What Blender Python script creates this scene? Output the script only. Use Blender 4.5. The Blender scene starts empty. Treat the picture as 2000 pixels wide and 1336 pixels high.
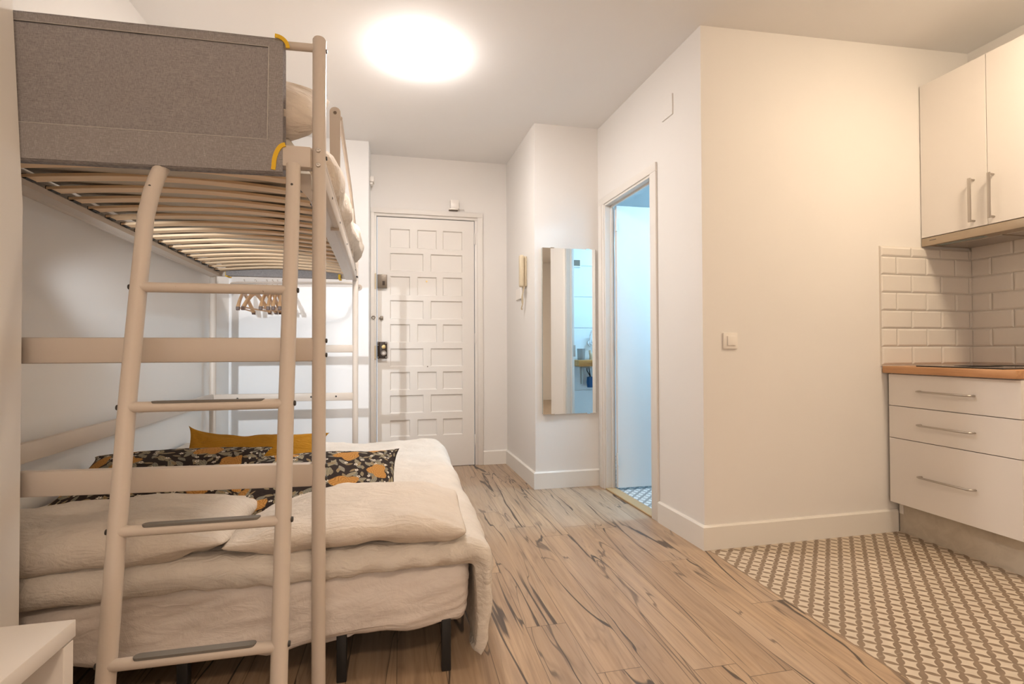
import bpy, bmesh, math, random
from mathutils import Vector, Matrix, noise
PI = math.pi
sc = bpy.context.scene
C = sc.collection

# ------------------------------------------------------------------ camera
F, PITCH, YAW, ROLL = 985.3, 0.013592, 0.2184957, -0.003576
fw = Vector((math.sin(YAW)*math.cos(PITCH), math.cos(YAW)*math.cos(PITCH), math.sin(PITCH)))
rt = Vector((math.cos(YAW), -math.sin(YAW), 0)); up = rt.cross(fw)
r2 = rt*math.cos(ROLL)+up*math.sin(ROLL); u2 = -rt*math.sin(ROLL)+up*math.cos(ROLL)
cam = bpy.data.objects.new('camera', bpy.data.cameras.new('camera')); C.objects.link(cam)
cam.data.sensor_width = 36; cam.data.lens = F/2000*36; cam.data.clip_start = .02
m = Matrix((r2, u2, -fw)).transposed().to_4x4(); m.translation = (0, 0, 1.0)
cam.matrix_world = m; sc.camera = cam

# ------------------------------------------------------------------ world, exposure, lights
sc.view_settings.view_transform = 'Standard'; sc.view_settings.look = 'None'
sc.view_settings.gamma = 1; sc.view_settings.use_curve_mapping = False
sc.view_settings.exposure = 1.1
w = bpy.data.worlds.new('world'); sc.world = w; w.use_nodes = True
w.node_tree.nodes['Background'].inputs[0].default_value = (.75, .85, 1, 1)
w.node_tree.nodes['Background'].inputs[1].default_value = .4

LAMP_ENTRY = 46.0; LAMP_KITCHEN = 45.0; FILL_LIVING = 40.0; LAMP_BATH = 84.0; READING = 58.0
COL_ENTRY = (1, .93, .88); COL_KITCHEN = (1, .80, .57); COL_FILL = (1, .76, .56); COL_BATH = (.40, .73, 1)
def area(name, loc, rot, size, power, col, sy=None):
    l = bpy.data.lights.new(name, 'AREA'); l.energy = power; l.color = col; l.size = size
    if sy: l.shape = 'RECTANGLE'; l.size_y = sy
    o = bpy.data.objects.new(name, l); C.objects.link(o); o.location = loc; o.rotation_euler = rot
    return o
# added fill light, set at an assumed window behind the photographer
area('back_fill', (-.2, -2.56, 1.45), (PI/2, 0, 0), 1.5, 10, (1, .80, .62), 1.3)

eb = area('ceiling_lamp_bulb', (.108, 2.79, 2.550), (0, 0, 0), .19, 6.0, COL_ENTRY); eb.data.shape = 'DISK'
# ------------------------------------------------------------------ helpers
def islands(bm):
    seen = set(); out = []
    for f in bm.faces:
        if f.index in seen: continue
        st = [f]; seen.add(f.index); grp = []
        while st:
            g = st.pop(); grp.append(g)
            for e in g.edges:
                for h in e.link_faces:
                    if h.index not in seen: seen.add(h.index); st.append(h)
        out.append(grp)
    return out
def obj(name, bm, mt, parent=None, smooth=False, mods=None, split=False):
    if split:
        bm.faces.ensure_lookup_table(); bm.faces.index_update(); last = None
        for grp in islands(bm):
            nb = bmesh.new(); mp = {}
            for f in grp:
                vs = []
                for v in f.verts:
                    if v not in mp: mp[v] = nb.verts.new(v.co)
                    vs.append(mp[v])
                nb.faces.new(vs)
            last = obj(name, nb, mt, parent, smooth)
        bm.free(); return last
    me = bpy.data.meshes.new(name); 
    if parent is not None:
        bm.transform(parent_inv[parent.name])
    bmesh.ops.recalc_face_normals(bm, faces=bm.faces)
    bm.to_mesh(me); bm.free()
    me.materials.append(mt)
    if smooth:
        for p in me.polygons: p.use_smooth = True
        if smooth != 'all':
            try: me.set_sharp_from_angle(angle=math.radians(38))
            except Exception: pass
    o = bpy.data.objects.new(name, me); C.objects.link(o)
    if parent is not None: o.parent = parent
    return o
parent_inv = {}
def reg(o, M):
    parent_inv[o.name] = M.inverted(); return o
def thing(name, label, cat, loc=(0, 0, 0), group=None, rz=0):
    o = bpy.data.objects.new(name, None); C.objects.link(o); o.location = loc; o.rotation_euler = (0, 0, rz)
    o.empty_display_size = .05
    if label: o['label'] = label; o['category'] = cat
    if group: o['group'] = group
    return reg(o, Matrix.Translation(loc) @ Matrix.Rotation(rz, 4, 'Z'))
def sub(name, bm, mt, part, **k):   # a sub-part under a part (part sits at its thing's origin)
    parent_inv[part.name] = parent_inv[part.parent.name] if part.parent else Matrix.Identity(4)
    return obj(name, bm, mt, part, **k)
def tag(o, label, cat, group=None):
    o['label'] = label; o['category'] = cat
    if group: o['group'] = group
    return o
def struct(name, bm, mt, parent=None, **k):
    o = obj(name, bm, mt, parent, **k)
    if parent is None: o['kind'] = 'structure'; reg(o, Matrix.Identity(4))
    return o
def NB(): return bmesh.new()
def box(bm, x0, x1, y0, y1, z0, z1, bev=0, seg=2, M=None):
    t = bmesh.new()
    bmesh.ops.create_cube(t, size=1)
    for v in t.verts:
        v.co = Vector(((x0+x1)/2+v.co.x*(x1-x0), (y0+y1)/2+v.co.y*(y1-y0), (z0+z1)/2+v.co.z*(z1-z0)))
    if bev: bmesh.ops.bevel(t, geom=t.edges[:], offset=bev, segments=seg, affect='EDGES', profile=.5)
    if M is not None: t.transform(M)
    merge(bm, t); return bm
def merge(bm, t):
    me = bpy.data.meshes.new('tmp'); t.to_mesh(me); t.free(); bm.from_mesh(me); bpy.data.meshes.remove(me)
def poly(bm, pts, z0, z1, M=None):   # vertical prism from plan outline
    a = [bm.verts.new((x, y, z0)) for x, y in pts]; b = [bm.verts.new((x, y, z1)) for x, y in pts]
    n = len(pts); bm.faces.new(a[::-1]); bm.faces.new(b)
    for i in range(n): bm.faces.new((a[i], a[(i+1) % n], b[(i+1) % n], b[i]))
    return bm
def slab(bm, pts, off):   # planar polygon thickened by vector off
    a = [bm.verts.new(p) for p in pts]; b = [bm.verts.new(Vector(p)+Vector(off)) for p in pts]
    n = len(pts); bm.faces.new(a[::-1]); bm.faces.new(b)
    for i in range(n): bm.faces.new((a[i], a[(i+1) % n], b[(i+1) % n], b[i]))
    return bm
def tube(bm, pts, r, seg=14, cap=True, flat=1.0, upv=None):
    pts = [Vector(p) for p in pts]; n = len(pts)
    rr = r if isinstance(r, (list, tuple)) else [r]*n
    rings = []; ref = Vector(upv) if upv else None; prev = None
    for i, p in enumerate(pts):
        d = (pts[min(i+1, n-1)]-pts[max(i-1, 0)]).normalized()
        if prev is None:
            a = ref if ref else (Vector((0, 0, 1)) if abs(d.z) < .9 else Vector((1, 0, 0)))
        else: a = prev
        s = d.cross(a).normalized(); a = s.cross(d).normalized(); prev = a
        rings.append([bm.verts.new(p+(s*math.cos(t)+a*math.sin(t)*flat)*rr[i]) for t in [2*PI*k/seg for k in range(seg)]])
    for i in range(n-1):
        for k in range(seg):
            bm.faces.new((rings[i][k], rings[i][(k+1) % seg], rings[i+1][(k+1) % seg], rings[i+1][k]))
    if cap: bm.faces.new(rings[0][::-1]); bm.faces.new(rings[-1])
    return bm
def lathe(bm, prof, c, axis='z', seg=32):   # prof: (r, h)
    rings = []
    c = Vector(c)
    def P(r, h, t):
        a, b = r*math.cos(t), r*math.sin(t)
        return c+Vector({'z': (a, b, h), 'y': (a, h, b), 'x': (h, a, b)}[axis])
    for r, h in prof:
        if r < 1e-6: rings.append([bm.verts.new(P(0, h, 0))])
        else: rings.append([bm.verts.new(P(r, h, 2*PI*k/seg)) for k in range(seg)])
    for A, B in zip(rings, rings[1:]):
        for k in range(seg):
            k2 = (k+1) % seg
            if len(A) == 1 and len(B) == 1: continue
            if len(A) == 1: bm.faces.new((A[0], B[k], B[k2]))
            elif len(B) == 1: bm.faces.new((A[k], A[k2], B[0]))
            else: bm.faces.new((A[k], A[k2], B[k2], B[k]))
    for R_ in (rings[0], rings[-1]):
        if len(R_) > 1: bm.faces.new(R_)
    return bm
def screw(bm, c, axis='y', r=.006, h=.002, s=-1):
    c = Vector(c)
    lathe(bm, [(0, 0), (r, 0), (r, s*h*.6), (r*.8, s*h), (r*.38, s*h), (r*.34, s*h*.2), (0, s*h*.2)], c, axis, 16)
def fn(p, oct=4): return noise.fractal(Vector(p), 1.0, 2.0, oct)

# ------------------------------------------------------------------ materials
def mat(name, col, rough=.5, metal=0, spec=.5, **k):
    mt = bpy.data.materials.new(name); mt.use_nodes = True
    b = mt.node_tree.nodes['Principled BSDF']
    b.inputs['Base Color'].default_value = (*col, 1); b.inputs['Roughness'].default_value = rough
    b.inputs['Metallic'].default_value = metal; b.inputs['Specular IOR Level'].default_value = spec
    return mt
class NT:
    def __init__(s, mt): s.t = mt.node_tree; s.b = s.t.nodes['Principled BSDF']
    def n(s, typ, **k):
        nd = s.t.nodes.new(typ)
        for a, v in k.items():
            if a.startswith('i_'):
                key = a[2:]; key = int(key) if key.isdigit() else key.replace('_', ' ')
                s.put(nd.inputs[key], v)
            else: setattr(nd, a, v)
        return nd
    def put(s, sock, v):
        if hasattr(v, 'is_output') or isinstance(v, bpy.types.NodeSocket): s.t.links.new(v, sock)
        else: sock.default_value = v
    def m(s, op, a, b=None, c=None, clamp=False):
        nd = s.t.nodes.new('ShaderNodeMath'); nd.operation = op; nd.use_clamp = clamp
        for i, v in enumerate((a, b, c)):
            if v is not None: s.put(nd.inputs[i], v)
        return nd.outputs[0]
    def vm(s, op, a, b=None, out=0):
        nd = s.t.nodes.new('ShaderNodeVectorMath'); nd.operation = op
        for i, v in enumerate((a, b)):
            if v is not None: s.put(nd.inputs[i], v)
        return nd.outputs[out]
    def co(s): return s.n('ShaderNodeTexCoord').outputs['Object']
    def xyz(s, v): 
        nd = s.n('ShaderNodeSeparateXYZ'); s.put(nd.inputs[0], v); return nd.outputs
    def comb(s, x, y, z=0.0):
        nd = s.n('ShaderNodeCombineXYZ'); s.put(nd.inputs[0], x); s.put(nd.inputs[1], y); s.put(nd.inputs[2], z); return nd.outputs[0]
    def noise(s, v, scale, detail=4, rough=.5, dist=0, out=0):
        nd = s.n('ShaderNodeTexNoise'); s.put(nd.inputs['Vector'], v); nd.inputs['Scale'].default_value = scale
        nd.inputs['Detail'].default_value = detail; nd.inputs['Roughness'].default_value = rough
        nd.inputs['Distortion'].default_value = dist; return nd.outputs[out]
    def mix(s, f, a, b):
        nd = s.n('ShaderNodeMix', data_type='RGBA'); s.put(nd.inputs[0], f)
        for i, v in ((6, a), (7, b)):
            s.put(nd.inputs[i], (*v, 1) if isinstance(v, tuple) and len(v) == 3 else v)
        return nd.outputs[2]
    def ramp(s, f, a, b, lo=0., hi=1.):
        nd = s.n('ShaderNodeMapRange'); s.put(nd.inputs[0], f)
        for i, v in ((1, a), (2, b), (3, lo), (4, hi)): s.put(nd.inputs[i], v)
        return nd.outputs[0]
    def bump(s, h, strength=.3, dist=.01, prev=None):
        nd = s.n('ShaderNodeBump'); s.put(nd.inputs['Height'], h); nd.inputs['Strength'].default_value = strength
        nd.inputs['Distance'].default_value = dist
        if prev is not None: s.put(nd.inputs['Normal'], prev)
        s.t.links.new(nd.outputs[0], s.b.inputs['Normal']); return nd.outputs[0]
    def base(s, v): s.put(s.b.inputs['Base Color'], v)

def wallmat(name, col, rough=.75, bs=.12):
    mt = mat(name, col, rough, spec=.3); t = NT(mt); v = t.co()
    n1 = t.noise(v, 1.3, 3); n2 = t.noise(v, 60, 3)
    t.base(t.mix(t.ramp(n1, .3, .7), tuple(c*.97 for c in col), col))
    t.bump(t.m('ADD', t.m('MULTIPLY', t.noise(v, 9, 3), .6), t.m('MULTIPLY', n2, .15)), bs, .006)
    return mt
M_wall = wallmat('wall_paint', (.80, .775, .745))
M_ceil = wallmat('ceiling_paint', (.88, .87, .86), .8, .06)
M_base = wallmat('baseboard_paint', (.80, .77, .72), .5, .05)
M_door = wallmat('door_paint', (.78, .745, .70), .42, .18)
M_paint = wallmat('metal_paint_offwhite', (.59, .515, .445), .38, .03)
def chipped():
    mt = M_paint; t = NT(mt); v = t.co()
    n = t.noise(v, 26, 5, .65, .4); mask = t.m('GREATER_THAN', n, .735)
    link = t.b.inputs['Base Color'].links[0].from_socket
    t.base(t.mix(mask, link, (.36, .29, .24)))
chipped()
M_laq = mat('white_lacquer', (.80, .76, .72), .28)
M_plastic = mat('white_plastic', (.82, .78, .73), .35)
M_cream = mat('aged_cream_plastic', (.62, .53, .38), .4)
M_chrome = mat('chrome', (.8, .8, .8), .12, 1)
M_steel = mat('brushed_steel', (.50, .46, .42), .34, 1)
M_dark = mat('dark_screw', (.05, .045, .04), .5, .4)
M_black = mat('black_metal', (.012, .012, .013), .45)
M_grip = mat('grey_grip_rubber', (.16, .145, .125), .8)
M_yellow = mat('yellow_webbing', (.75, .46, .02), .75)
M_mirror = mat('mirror_glass', (.93, .95, .95), .0, 1)
M_glass = mat('mirror_edge', (.25, .32, .30), .15)
M_gap = mat('dark_gap', (.03, .025, .02), .9)
M_lockgrey = mat('lock_grey', (.22, .18, .14), .45, .5)
M_lockdark = mat('lock_dark', (.035, .022, .014), .4, .3)
M_brass = mat('brass', (.72, .55, .28), .3, 1)
M_cup = mat('grey_tumbler', (.30, .31, .31), .6)
M_blue = mat('blue_plastic', (.01, .10, .28), .4)
M_grout = mat('grout', (.74, .69, .62), .8)
M_tile = mat('metro_tile', (.74, .70, .65), .18)
M_bathtile = mat('bath_tile', (.80, .84, .86), .15)
M_sill = mat('threshold_wood', (.46, .31, .16), .5)
M_seam = mat('seam_thread', (.52, .49, .46), .9)

def fabric(name, col, weave=900, wr=.0, rough=.9, tint=.9, sheen=.0):
    mt = mat(name, col, rough, spec=.2); t = NT(mt); v = t.co()
    t.base(t.mix(t.ramp(t.noise(v, 6, 4), .35, .65), tuple(c*tint for c in col), col))
    h = t.m('ADD', t.m('MULTIPLY', t.noise(v, 300, 2), .08), t.m('MULTIPLY', t.noise(v, 14, 5, .55, 1.2), 1.0))
    h2 = t.m('ADD', h, t.m('MULTIPLY', t.noise(t.vm('MULTIPLY', v, (1.0, 3.2, 2.2)), 11, 4, .5, 1.8), 1.3))
    t.bump(h2, .55 if wr == 0 else wr, .012)
    return mt
M_sheet = fabric('cream_sheet', (.78, .71, .66), wr=.3)
M_duvet = fabric('cream_duvet', (.74, .68, .61), wr=.55)
M_pillow = fabric('cream_pillow', (.71, .63, .545), wr=.42)
M_bunkduv = fabric('bunk_linen', (.72, .62, .52), wr=.5)
M_mustard = fabric('mustard_linen', (.42, .20, .016), wr=.5, tint=.8)
M_mattress = fabric('mattress_ticking', (.60, .54, .46), wr=.2)

def grey_heather():
    mt = mat('grey_heather_fabric', (.20, .17, .15), .95, spec=.1); t = NT(mt); v = t.co()
    a = t.noise(t.vm('MULTIPLY', v, (90, 90, 1500)), 1, 2); b = t.noise(t.vm('MULTIPLY', v, (1300, 1300, 120)), 1, 2)
    f = t.ramp(t.m('ADD', a, b), .7, 1.3)
    col = t.mix(f, (.25, .23, .225), (.50, .465, .455)); t.base(col)
    t.bump(t.m('ADD', a, b), .25, .002)
    tr = t.n('ShaderNodeBsdfTranslucent'); t.put(tr.inputs[0], col)
    mx = t.n('ShaderNodeMixShader'); mx.inputs[0].default_value = .28
    t.t.links.new(t.b.outputs[0], mx.inputs[1]); t.t.links.new(tr.outputs[0], mx.inputs[2])
    t.t.links.new(mx.outputs[0], t.t.nodes['Material Output'].inputs[0])
    return mt
M_grey = grey_heather()
M_hem = M_grey.copy(); M_hem.name = 'grey_heather_hem'
for _n in M_hem.node_tree.nodes:
    if _n.type == 'MIX_SHADER': _n.inputs[0].default_value = .0
    if _n.type == 'MAP_RANGE': _n.inputs[3].default_value = -.35; _n.inputs[4].default_value = .62

def slatwood():
    mt = mat('birch_slat', (.62, .40, .22), .55); t = NT(mt); v = t.co()
    n = t.noise(t.vm('MULTIPLY', v, (2.5, 30, 30)), 3, 4); n2 = t.noise(v, 2.3, 2)
    c1 = t.mix(t.ramp(n, .3, .7), (.74, .52, .31), (.88, .68, .46))
    t.base(t.mix(t.ramp(n2, .35, .65), c1, (.84, .60, .37)))
    return mt
M_slat = slatwood()
M_hanger = mat('hanger_wood', (.62, .36, .17), .4)
M_hangertip = mat('hanger_tip', (.10, .05, .03), .5)

def worktop_mat(name, c1, c2, ax=(30, 1.5, 30)):
    mt = mat(name, c1, .42); t = NT(mt); v = t.co()
    n = t.noise(t.vm('MULTIPLY', v, ax), 2, 5, .6)
    t.base(t.mix(t.ramp(n, .3, .7), c1, c2)); return mt
M_work = worktop_mat('beech_laminate', (.42, .20, .085), (.60, .33, .16))
M_vanity = worktop_mat('rustic_wood', (.30, .13, .03), (.60, .32, .09), (3, 20, 20))
def plinthmat():
    mt = mat('plinth_laminate', (.42, .36, .28), .4); t = NT(mt); v = t.co()
    t.base(t.mix(t.ramp(t.noise(v, 14, 5, .6, .8), .4, .7), (.56, .50, .41), (.47, .41, .33))); return mt
M_plinth = plinthmat()
M_hood = mat('hood_steel', (.46, .38, .29), .4, .85)
M_hob = mat('hob_glass', (.02, .018, .016), .08)

def laminate():
    mt = mat('oak_laminate', (.4, .28, .18), .34, spec=.5); t = NT(mt)
    x, y, z = t.xyz(t.co())
    px = t.m('DIVIDE', t.m('ADD', x, 6 - 1.49 + .15*4), .15)
    ix = t.m('FLOOR', px); fx = t.m('FRACT', px)
    wn = t.n('ShaderNodeTexWhiteNoise', noise_dimensions='1D'); t.put(wn.inputs['W'], ix)
    py = t.m('DIVIDE', t.m('ADD', t.m('ADD', y, 10), t.m('MULTIPLY', wn.outputs[0], 1.29)), 1.29)
    iy = t.m('FLOOR', py); fy = t.m('FRACT', py)
    wn2 = t.n('ShaderNodeTexWhiteNoise', noise_dimensions='3D'); t.put(wn2.inputs['Vector'], t.comb(ix, iy, 3.3))
    rnd = wn2.outputs[0]; off = t.m('MULTIPLY', rnd, 37.0)
    base = t.comb(x, y, off)
    # fine grain stretched along the plank
    g = t.noise(t.vm('MULTIPLY', base, (55, 2.2, 1)), 1, 6, .62, .5)
    g2 = t.noise(t.vm('MULTIPLY', base, (9, .9, 1)), 1, 4, .55, 1.4)
    # cathedral veins
    vn = t.noise(t.vm('MULTIPLY', base, (7.5, .62, 1)), 1, 3, .5, 1.1)
    ring = t.m('ABSOLUTE', t.m('SUBTRACT', t.m('FRACT', t.m('MULTIPLY', vn, 9)), .5))
    vein = t.ramp(ring, .0, .14, 1, 0)
    # long black cracks: contour lines of a stretched noise, broken up
    cn = t.noise(t.vm('MULTIPLY', base, (4.8, .55, 1.3)), 1, 4.0, .42, .6)
    cr = t.m('ABSOLUTE', t.m('SUBTRACT', cn, .5))
    wid = t.ramp(t.noise(t.vm('MULTIPLY', base, (9, 2.2, 2.1)), 1, 3), .34, .70, .0018, .0125)
    crack = t.ramp(t.m('SUBTRACT', cr, wid), -.002, .0025, 1, 0)
    crm = t.ramp(t.noise(t.vm('MULTIPLY', base, (2.5, .9, 4.1)), 1, 2), .34, .42)
    crack = t.m('MULTIPLY', crack, crm)
    hn = t.noise(t.vm('MULTIPLY', base, (10, .9, 2.7)), 1, 3, .4, .7)
    hair = t.ramp(t.m('ABSOLUTE', t.m('SUBTRACT', hn, .5)), .003, .010, 1, 0)
    hair = t.m('MULTIPLY', hair, t.ramp(t.noise(t.vm('MULTIPLY', base, (5, 1.6, 6.1)), 1, 2), .44, .54))
    crack = t.m('MAXIMUM', crack, t.m('MULTIPLY', hair, .75))
    # knots
    vo = t.n('ShaderNodeTexVoronoi', feature='F1'); t.put(vo.inputs['Vector'], t.vm('MULTIPLY', base, (5.5, 1.6, 1))); vo.inputs['Scale'].default_value = 1
    kn = t.ramp(t.m('ADD', vo.outputs['Distance'], t.m('MULTIPLY', g2, .25)), .13, .26, 1, 0)
    lightc = t.mix(t.ramp(rnd, 0, 1), (.525, .375, .24), (.44, .32, .215))
    c = t.mix(t.ramp(g, .32, .68), lightc, (.36, .245, .155))
    c = t.mix(t.m('MULTIPLY', t.ramp(g2, .42, .70), .60), c, (.29, .205, .145))
    c = t.mix(t.m('MULTIPLY', vein, .34), c, (.18, .12, .085))
    c = t.mix(t.m('MULTIPLY', t.ramp(t.noise(t.vm('MULTIPLY', base, (3, .8, 7)), 1, 3), .5, .7), .35), c, (.50, .40, .31))
    c = t.mix(t.m('MULTIPLY', kn, .65), c, (.12, .08, .06))
    c = t.mix(t.m('MULTIPLY', crack, .88), c, (.045, .033, .028))
    ex = t.m('MINIMUM', fx, t.m('SUBTRACT', 1.0, fx)); ey = t.m('MINIMUM', fy, t.m('SUBTRACT', 1.0, fy))
    gap = t.m('MAXIMUM', t.m('LESS_THAN', ex, .009), t.m('LESS_THAN', ey, .0011))
    c = t.mix(t.m('MULTIPLY', gap, .72), c, (.08, .055, .04))
    t.base(c)
    t.put(t.b.inputs['Roughness'], t.ramp(g, .2, .8, .30, .42))
    h = t.m('SUBTRACT', t.m('MULTIPLY', g, .15), t.m('ADD', t.m('MULTIPLY', crack, .8), gap))
    t.bump(h, .25, .002)
    return mt
M_lam = laminate()

def cement_tiles(name, dark, light, s=.0507):
    mt = mat(name, light, .42, spec=.4); t = NT(mt)
    x, y, z = t.xyz(t.co())
    k = .70710678/s
    q = t.m('MULTIPLY', t.m('ADD', t.m('SUBTRACT', x, y), 10.012), k)
    p = t.m('MULTIPLY', t.m('ADD', t.m('ADD', x, y), 10.0), k)
    def lens(a, b, wd):
        fa = t.m('SUBTRACT', t.m('MULTIPLY', t.m('FRACT', a), 2.0), 1.0)
        w_ = t.m('MULTIPLY', t.m('SUBTRACT', 1.0, t.m('MULTIPLY', fa, fa)), wd)
        db = t.m('ABSOLUTE', t.m('SUBTRACT', t.m('FRACT', t.m('ADD', b, .5)), .5))
        return t.ramp(t.m('SUBTRACT', db, w_), -.015, .015, 1, 0)
    a = lens(t.m('ADD', p, .0), q, .23); b = lens(q, p, .17)
    # solid beads threaded on the long bands
    db = t.m('ABSOLUTE', t.m('SUBTRACT', t.m('FRACT', t.m('ADD', q, .5)), .5))
    band = t.ramp(t.m('SUBTRACT', db, .125), -.015, .015, 1, 0)
    f = t.m('MAXIMUM', t.m('MAXIMUM', a, b), band)
    n = t.noise(t.co(), 25, 4, .6)
    dk = t.mix(t.ramp(n, .3, .7), dark, tuple(c*1.25 for c in dark)); lt = t.mix(t.ramp(n, .3, .7), light, tuple(c*.9 for c in light))
    c = t.mix(f, lt, dk)
    gx = t.m('ABSOLUTE', t.m('SUBTRACT', t.m('FRACT', t.m('ADD', t.m('DIVIDE', t.m('ADD', x, 10.11), .2), .5)), .5))
    gy = t.m('ABSOLUTE', t.m('SUBTRACT', t.m('FRACT', t.m('ADD', t.m('DIVIDE', t.m('ADD', y, 10.05), .2), .5)), .5))
    g = t.m('LESS_THAN', t.m('MINIMUM', gx, gy), .005)
    c = t.mix(t.m('MULTIPLY', g, .35), c, (.5, .44, .36))
    t.base(c); return mt
M_ctile = cement_tiles('patterned_tile', (.215, .155, .105), (.62, .53, .42))
M_btile = cement_tiles('patterned_tile_bath', (.24, .24, .24), (.75, .75, .73))

def floral():
    mt = mat('dark_floral', (.03, .02, .016), .85, spec=.2); t = NT(mt)
    v0 = t.n('ShaderNodeTexCoord').outputs['UV']
    wob = t.noise(v0, 9, 3, .5, out=1)
    v = t.vm('ADD', v0, t.vm('MULTIPLY', t.vm('SUBTRACT', wob, (.5, .5, .5)), (.03, .03, 0)))
    def cells(scale, off, rand=.85):
        vo = t.n('ShaderNodeTexVoronoi', feature='F1', voronoi_dimensions='2D')
        vec = t.vm('ADD', t.vm('MULTIPLY', v, (scale, scale, 0)), off)
        t.put(vo.inputs['Vector'], vec); vo.inputs['Scale'].default_value = 1; vo.inputs['Randomness'].default_value = rand
        d = t.vm('SUBTRACT', vec, vo.outputs['Position'])
        r, g, b = t.xyz(vo.outputs['Color'])
        ro = t.n('ShaderNodeVectorRotate', rotation_type='Z_AXIS'); t.put(ro.inputs['Vector'], d)
        t.put(ro.inputs['Angle'], t.m('MULTIPLY', r, 6.283))
        lx, ly, _ = t.xyz(ro.outputs[0]); return lx, ly, r, g, b, vo.outputs['Distance']
    col = (.028, .019, .016)
    def leaves(col, scale, off, L, W, ca, cb, cc):
        lx, ly, r, g, b, _ = cells(scale, off)
        u = t.m('DIVIDE', lx, L)
        wd = t.m('MULTIPLY', t.m('SUBTRACT', 1.0, t.m('MULTIPLY', u, u)), W)
        al = t.m('ABSOLUTE', ly)
        inside = t.ramp(t.m('SUBTRACT', al, wd), -.02, .02, 1, 0)
        lc = t.mix(g, ca, cb)
        rib = t.m('MAXIMUM', t.ramp(al, .012, .03, 1, 0), t.ramp(t.m('ABSOLUTE', t.m('SUBTRACT', t.m('FRACT', t.m('MULTIPLY', t.m('ADD', lx, al), 9)), .5)), .32, .42))
        rim = t.ramp(t.m('SUBTRACT', al, wd), -.055, -.03)
        lc = t.mix(t.m('MULTIPLY', t.m('MAXIMUM', rib, rim), .6), lc, cc)
        return t.mix(inside, col, lc)
    col = leaves(col, 15, (3, 7, 0), .44, .17, (.13, .13, .11), (.20, .185, .15), (.36, .32, .24))
    col = leaves(col, 11, (9, 2, 0), .40, .15, (.25, .21, .13), (.14, .145, .135), (.40, .34, .22))
    col = leaves(col, 17, (1, 19, 0), .36, .13, (.22, .13, .05), (.16, .15, .11), (.38, .30, .18))
    # white blossom
    lx, ly, r, g, b, d = cells(20, (5, 5, 0), .95)
    ang = t.m('ARCTAN2', ly, lx)
    pet = t.m('MULTIPLY', t.m('ADD', t.m('MULTIPLY', t.m('COSINE', t.m('MULTIPLY', ang, 5)), .04), .17), 1.0)
    on = t.m('MULTIPLY', t.ramp(t.m('SUBTRACT', d, pet), -.015, .015, 1, 0), t.m('GREATER_THAN', g, .50))
    bl = t.mix(t.ramp(d, .05, .08, 1, 0), (.72, .66, .56), (.05, .03, .02))
    col = t.mix(on, col, bl)
    # orange peony
    lx, ly, r, g, b, d = cells(4.0, (2.2, 6.4, 0), .75)
    ang = t.m('ARCTAN2', ly, lx)
    rad = t.m('ADD', .24, t.m('ADD', t.m('MULTIPLY', t.m('COSINE', t.m('MULTIPLY', ang, 5)), .025), t.m('MULTIPLY', t.m('COSINE', t.m('MULTIPLY', ang, 3)), .035)))
    on = t.ramp(t.m('SUBTRACT', d, rad), -.01, .01, 1, 0)
    fold = t.m('FRACT', t.m('ADD', t.m('MULTIPLY', d, 15), t.m('MULTIPLY', t.m('SINE', t.m('MULTIPLY', ang, 4)), .9)))
    pc = t.mix(t.ramp(fold, .1, .9), (.54, .28, .075), (.34, .15, .035))
    col = t.mix(on, col, pc)
    t.base(col)
    t.bump(t.noise(t.co(), 14, 5, .5, 1.5), .5, .01)
    return mt
M_floral = floral()

def emis(name, col, st):
    mt = bpy.data.materials.new(name); mt.use_nodes = True; n = mt.node_tree.nodes
    b = n['Principled BSDF']; b.inputs['Base Color'].default_value = (.9, .9, .9, 1)
    b.inputs['Emission Color'].default_value = (*col, 1); b.inputs['Emission Strength'].default_value = st
    return mt

R = math.radians
# ------------------------------------------------------------------ room shell
H = 2.625; HK = 2.694; XL = -1.228; YF = 4.07; XK = 3.2; YB = -2.5; XN = -.895; YN = 1.46
Px, Py = 1.476, 2.251            # free corner between hallway and kitchen
Qx, Qy = 1.430, 3.49             # where the bathroom wall meets the mirror wall
ang = math.atan2(Px-Qx, Qy-Py)
BW = Matrix.Translation((Px, Py, 0)) @ Matrix.Rotation(ang, 4, 'Z')   # local +Y runs along the bathroom wall
LB = math.hypot(Qx-Px, Qy-Py)
T = .06
def W(p): return tuple((BW @ Vector(p)))

b = NB(); poly(b, [(-1.4, YB-.1), (1.495, YB-.1), (1.495, 2.27), (1.50, 2.27), (1.50, 4.5), (-1.4, 4.5)], -.05, 0)
struct('floor', b, M_lam)
b = NB(); poly(b, [(1.495, YB-.1), (3.3, YB-.1), (3.3, 2.27), (1.495, 2.27)], -.05, .0005)
struct('floor_kitchen', b, M_ctile)
b = NB(); poly(b, [(1.50, 2.27), (3.3, 2.27), (3.3, 4.5), (1.50, 4.5)], -.05, .001)
struct('floor_bathroom', b, M_btile)
# ceiling: level over the room, rising a little over the kitchen
b = NB()
slab(b, [(-1.4, YB-.1, H), (Px, YB-.1, H), (Px, 4.5, H), (-1.4, 4.5, H)], (0, 0, .08))
slab(b, [(Px, YB-.1, H), (3.3, YB-.1, HK+.004), (3.3, 2.4, HK+.004), (Px, 2.4, H)], (0, 0, .08))
struct('ceiling', b, M_ceil)
b = NB(); poly(b, [(1.53, 2.35), (3.25, 2.35), (3.25, 4.45), (1.50, 4.45)], 2.3, 2.34)
struct('ceiling_bathroom', b, wallmat('bath_ceiling_paint', (.8, .82, .83)))

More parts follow.
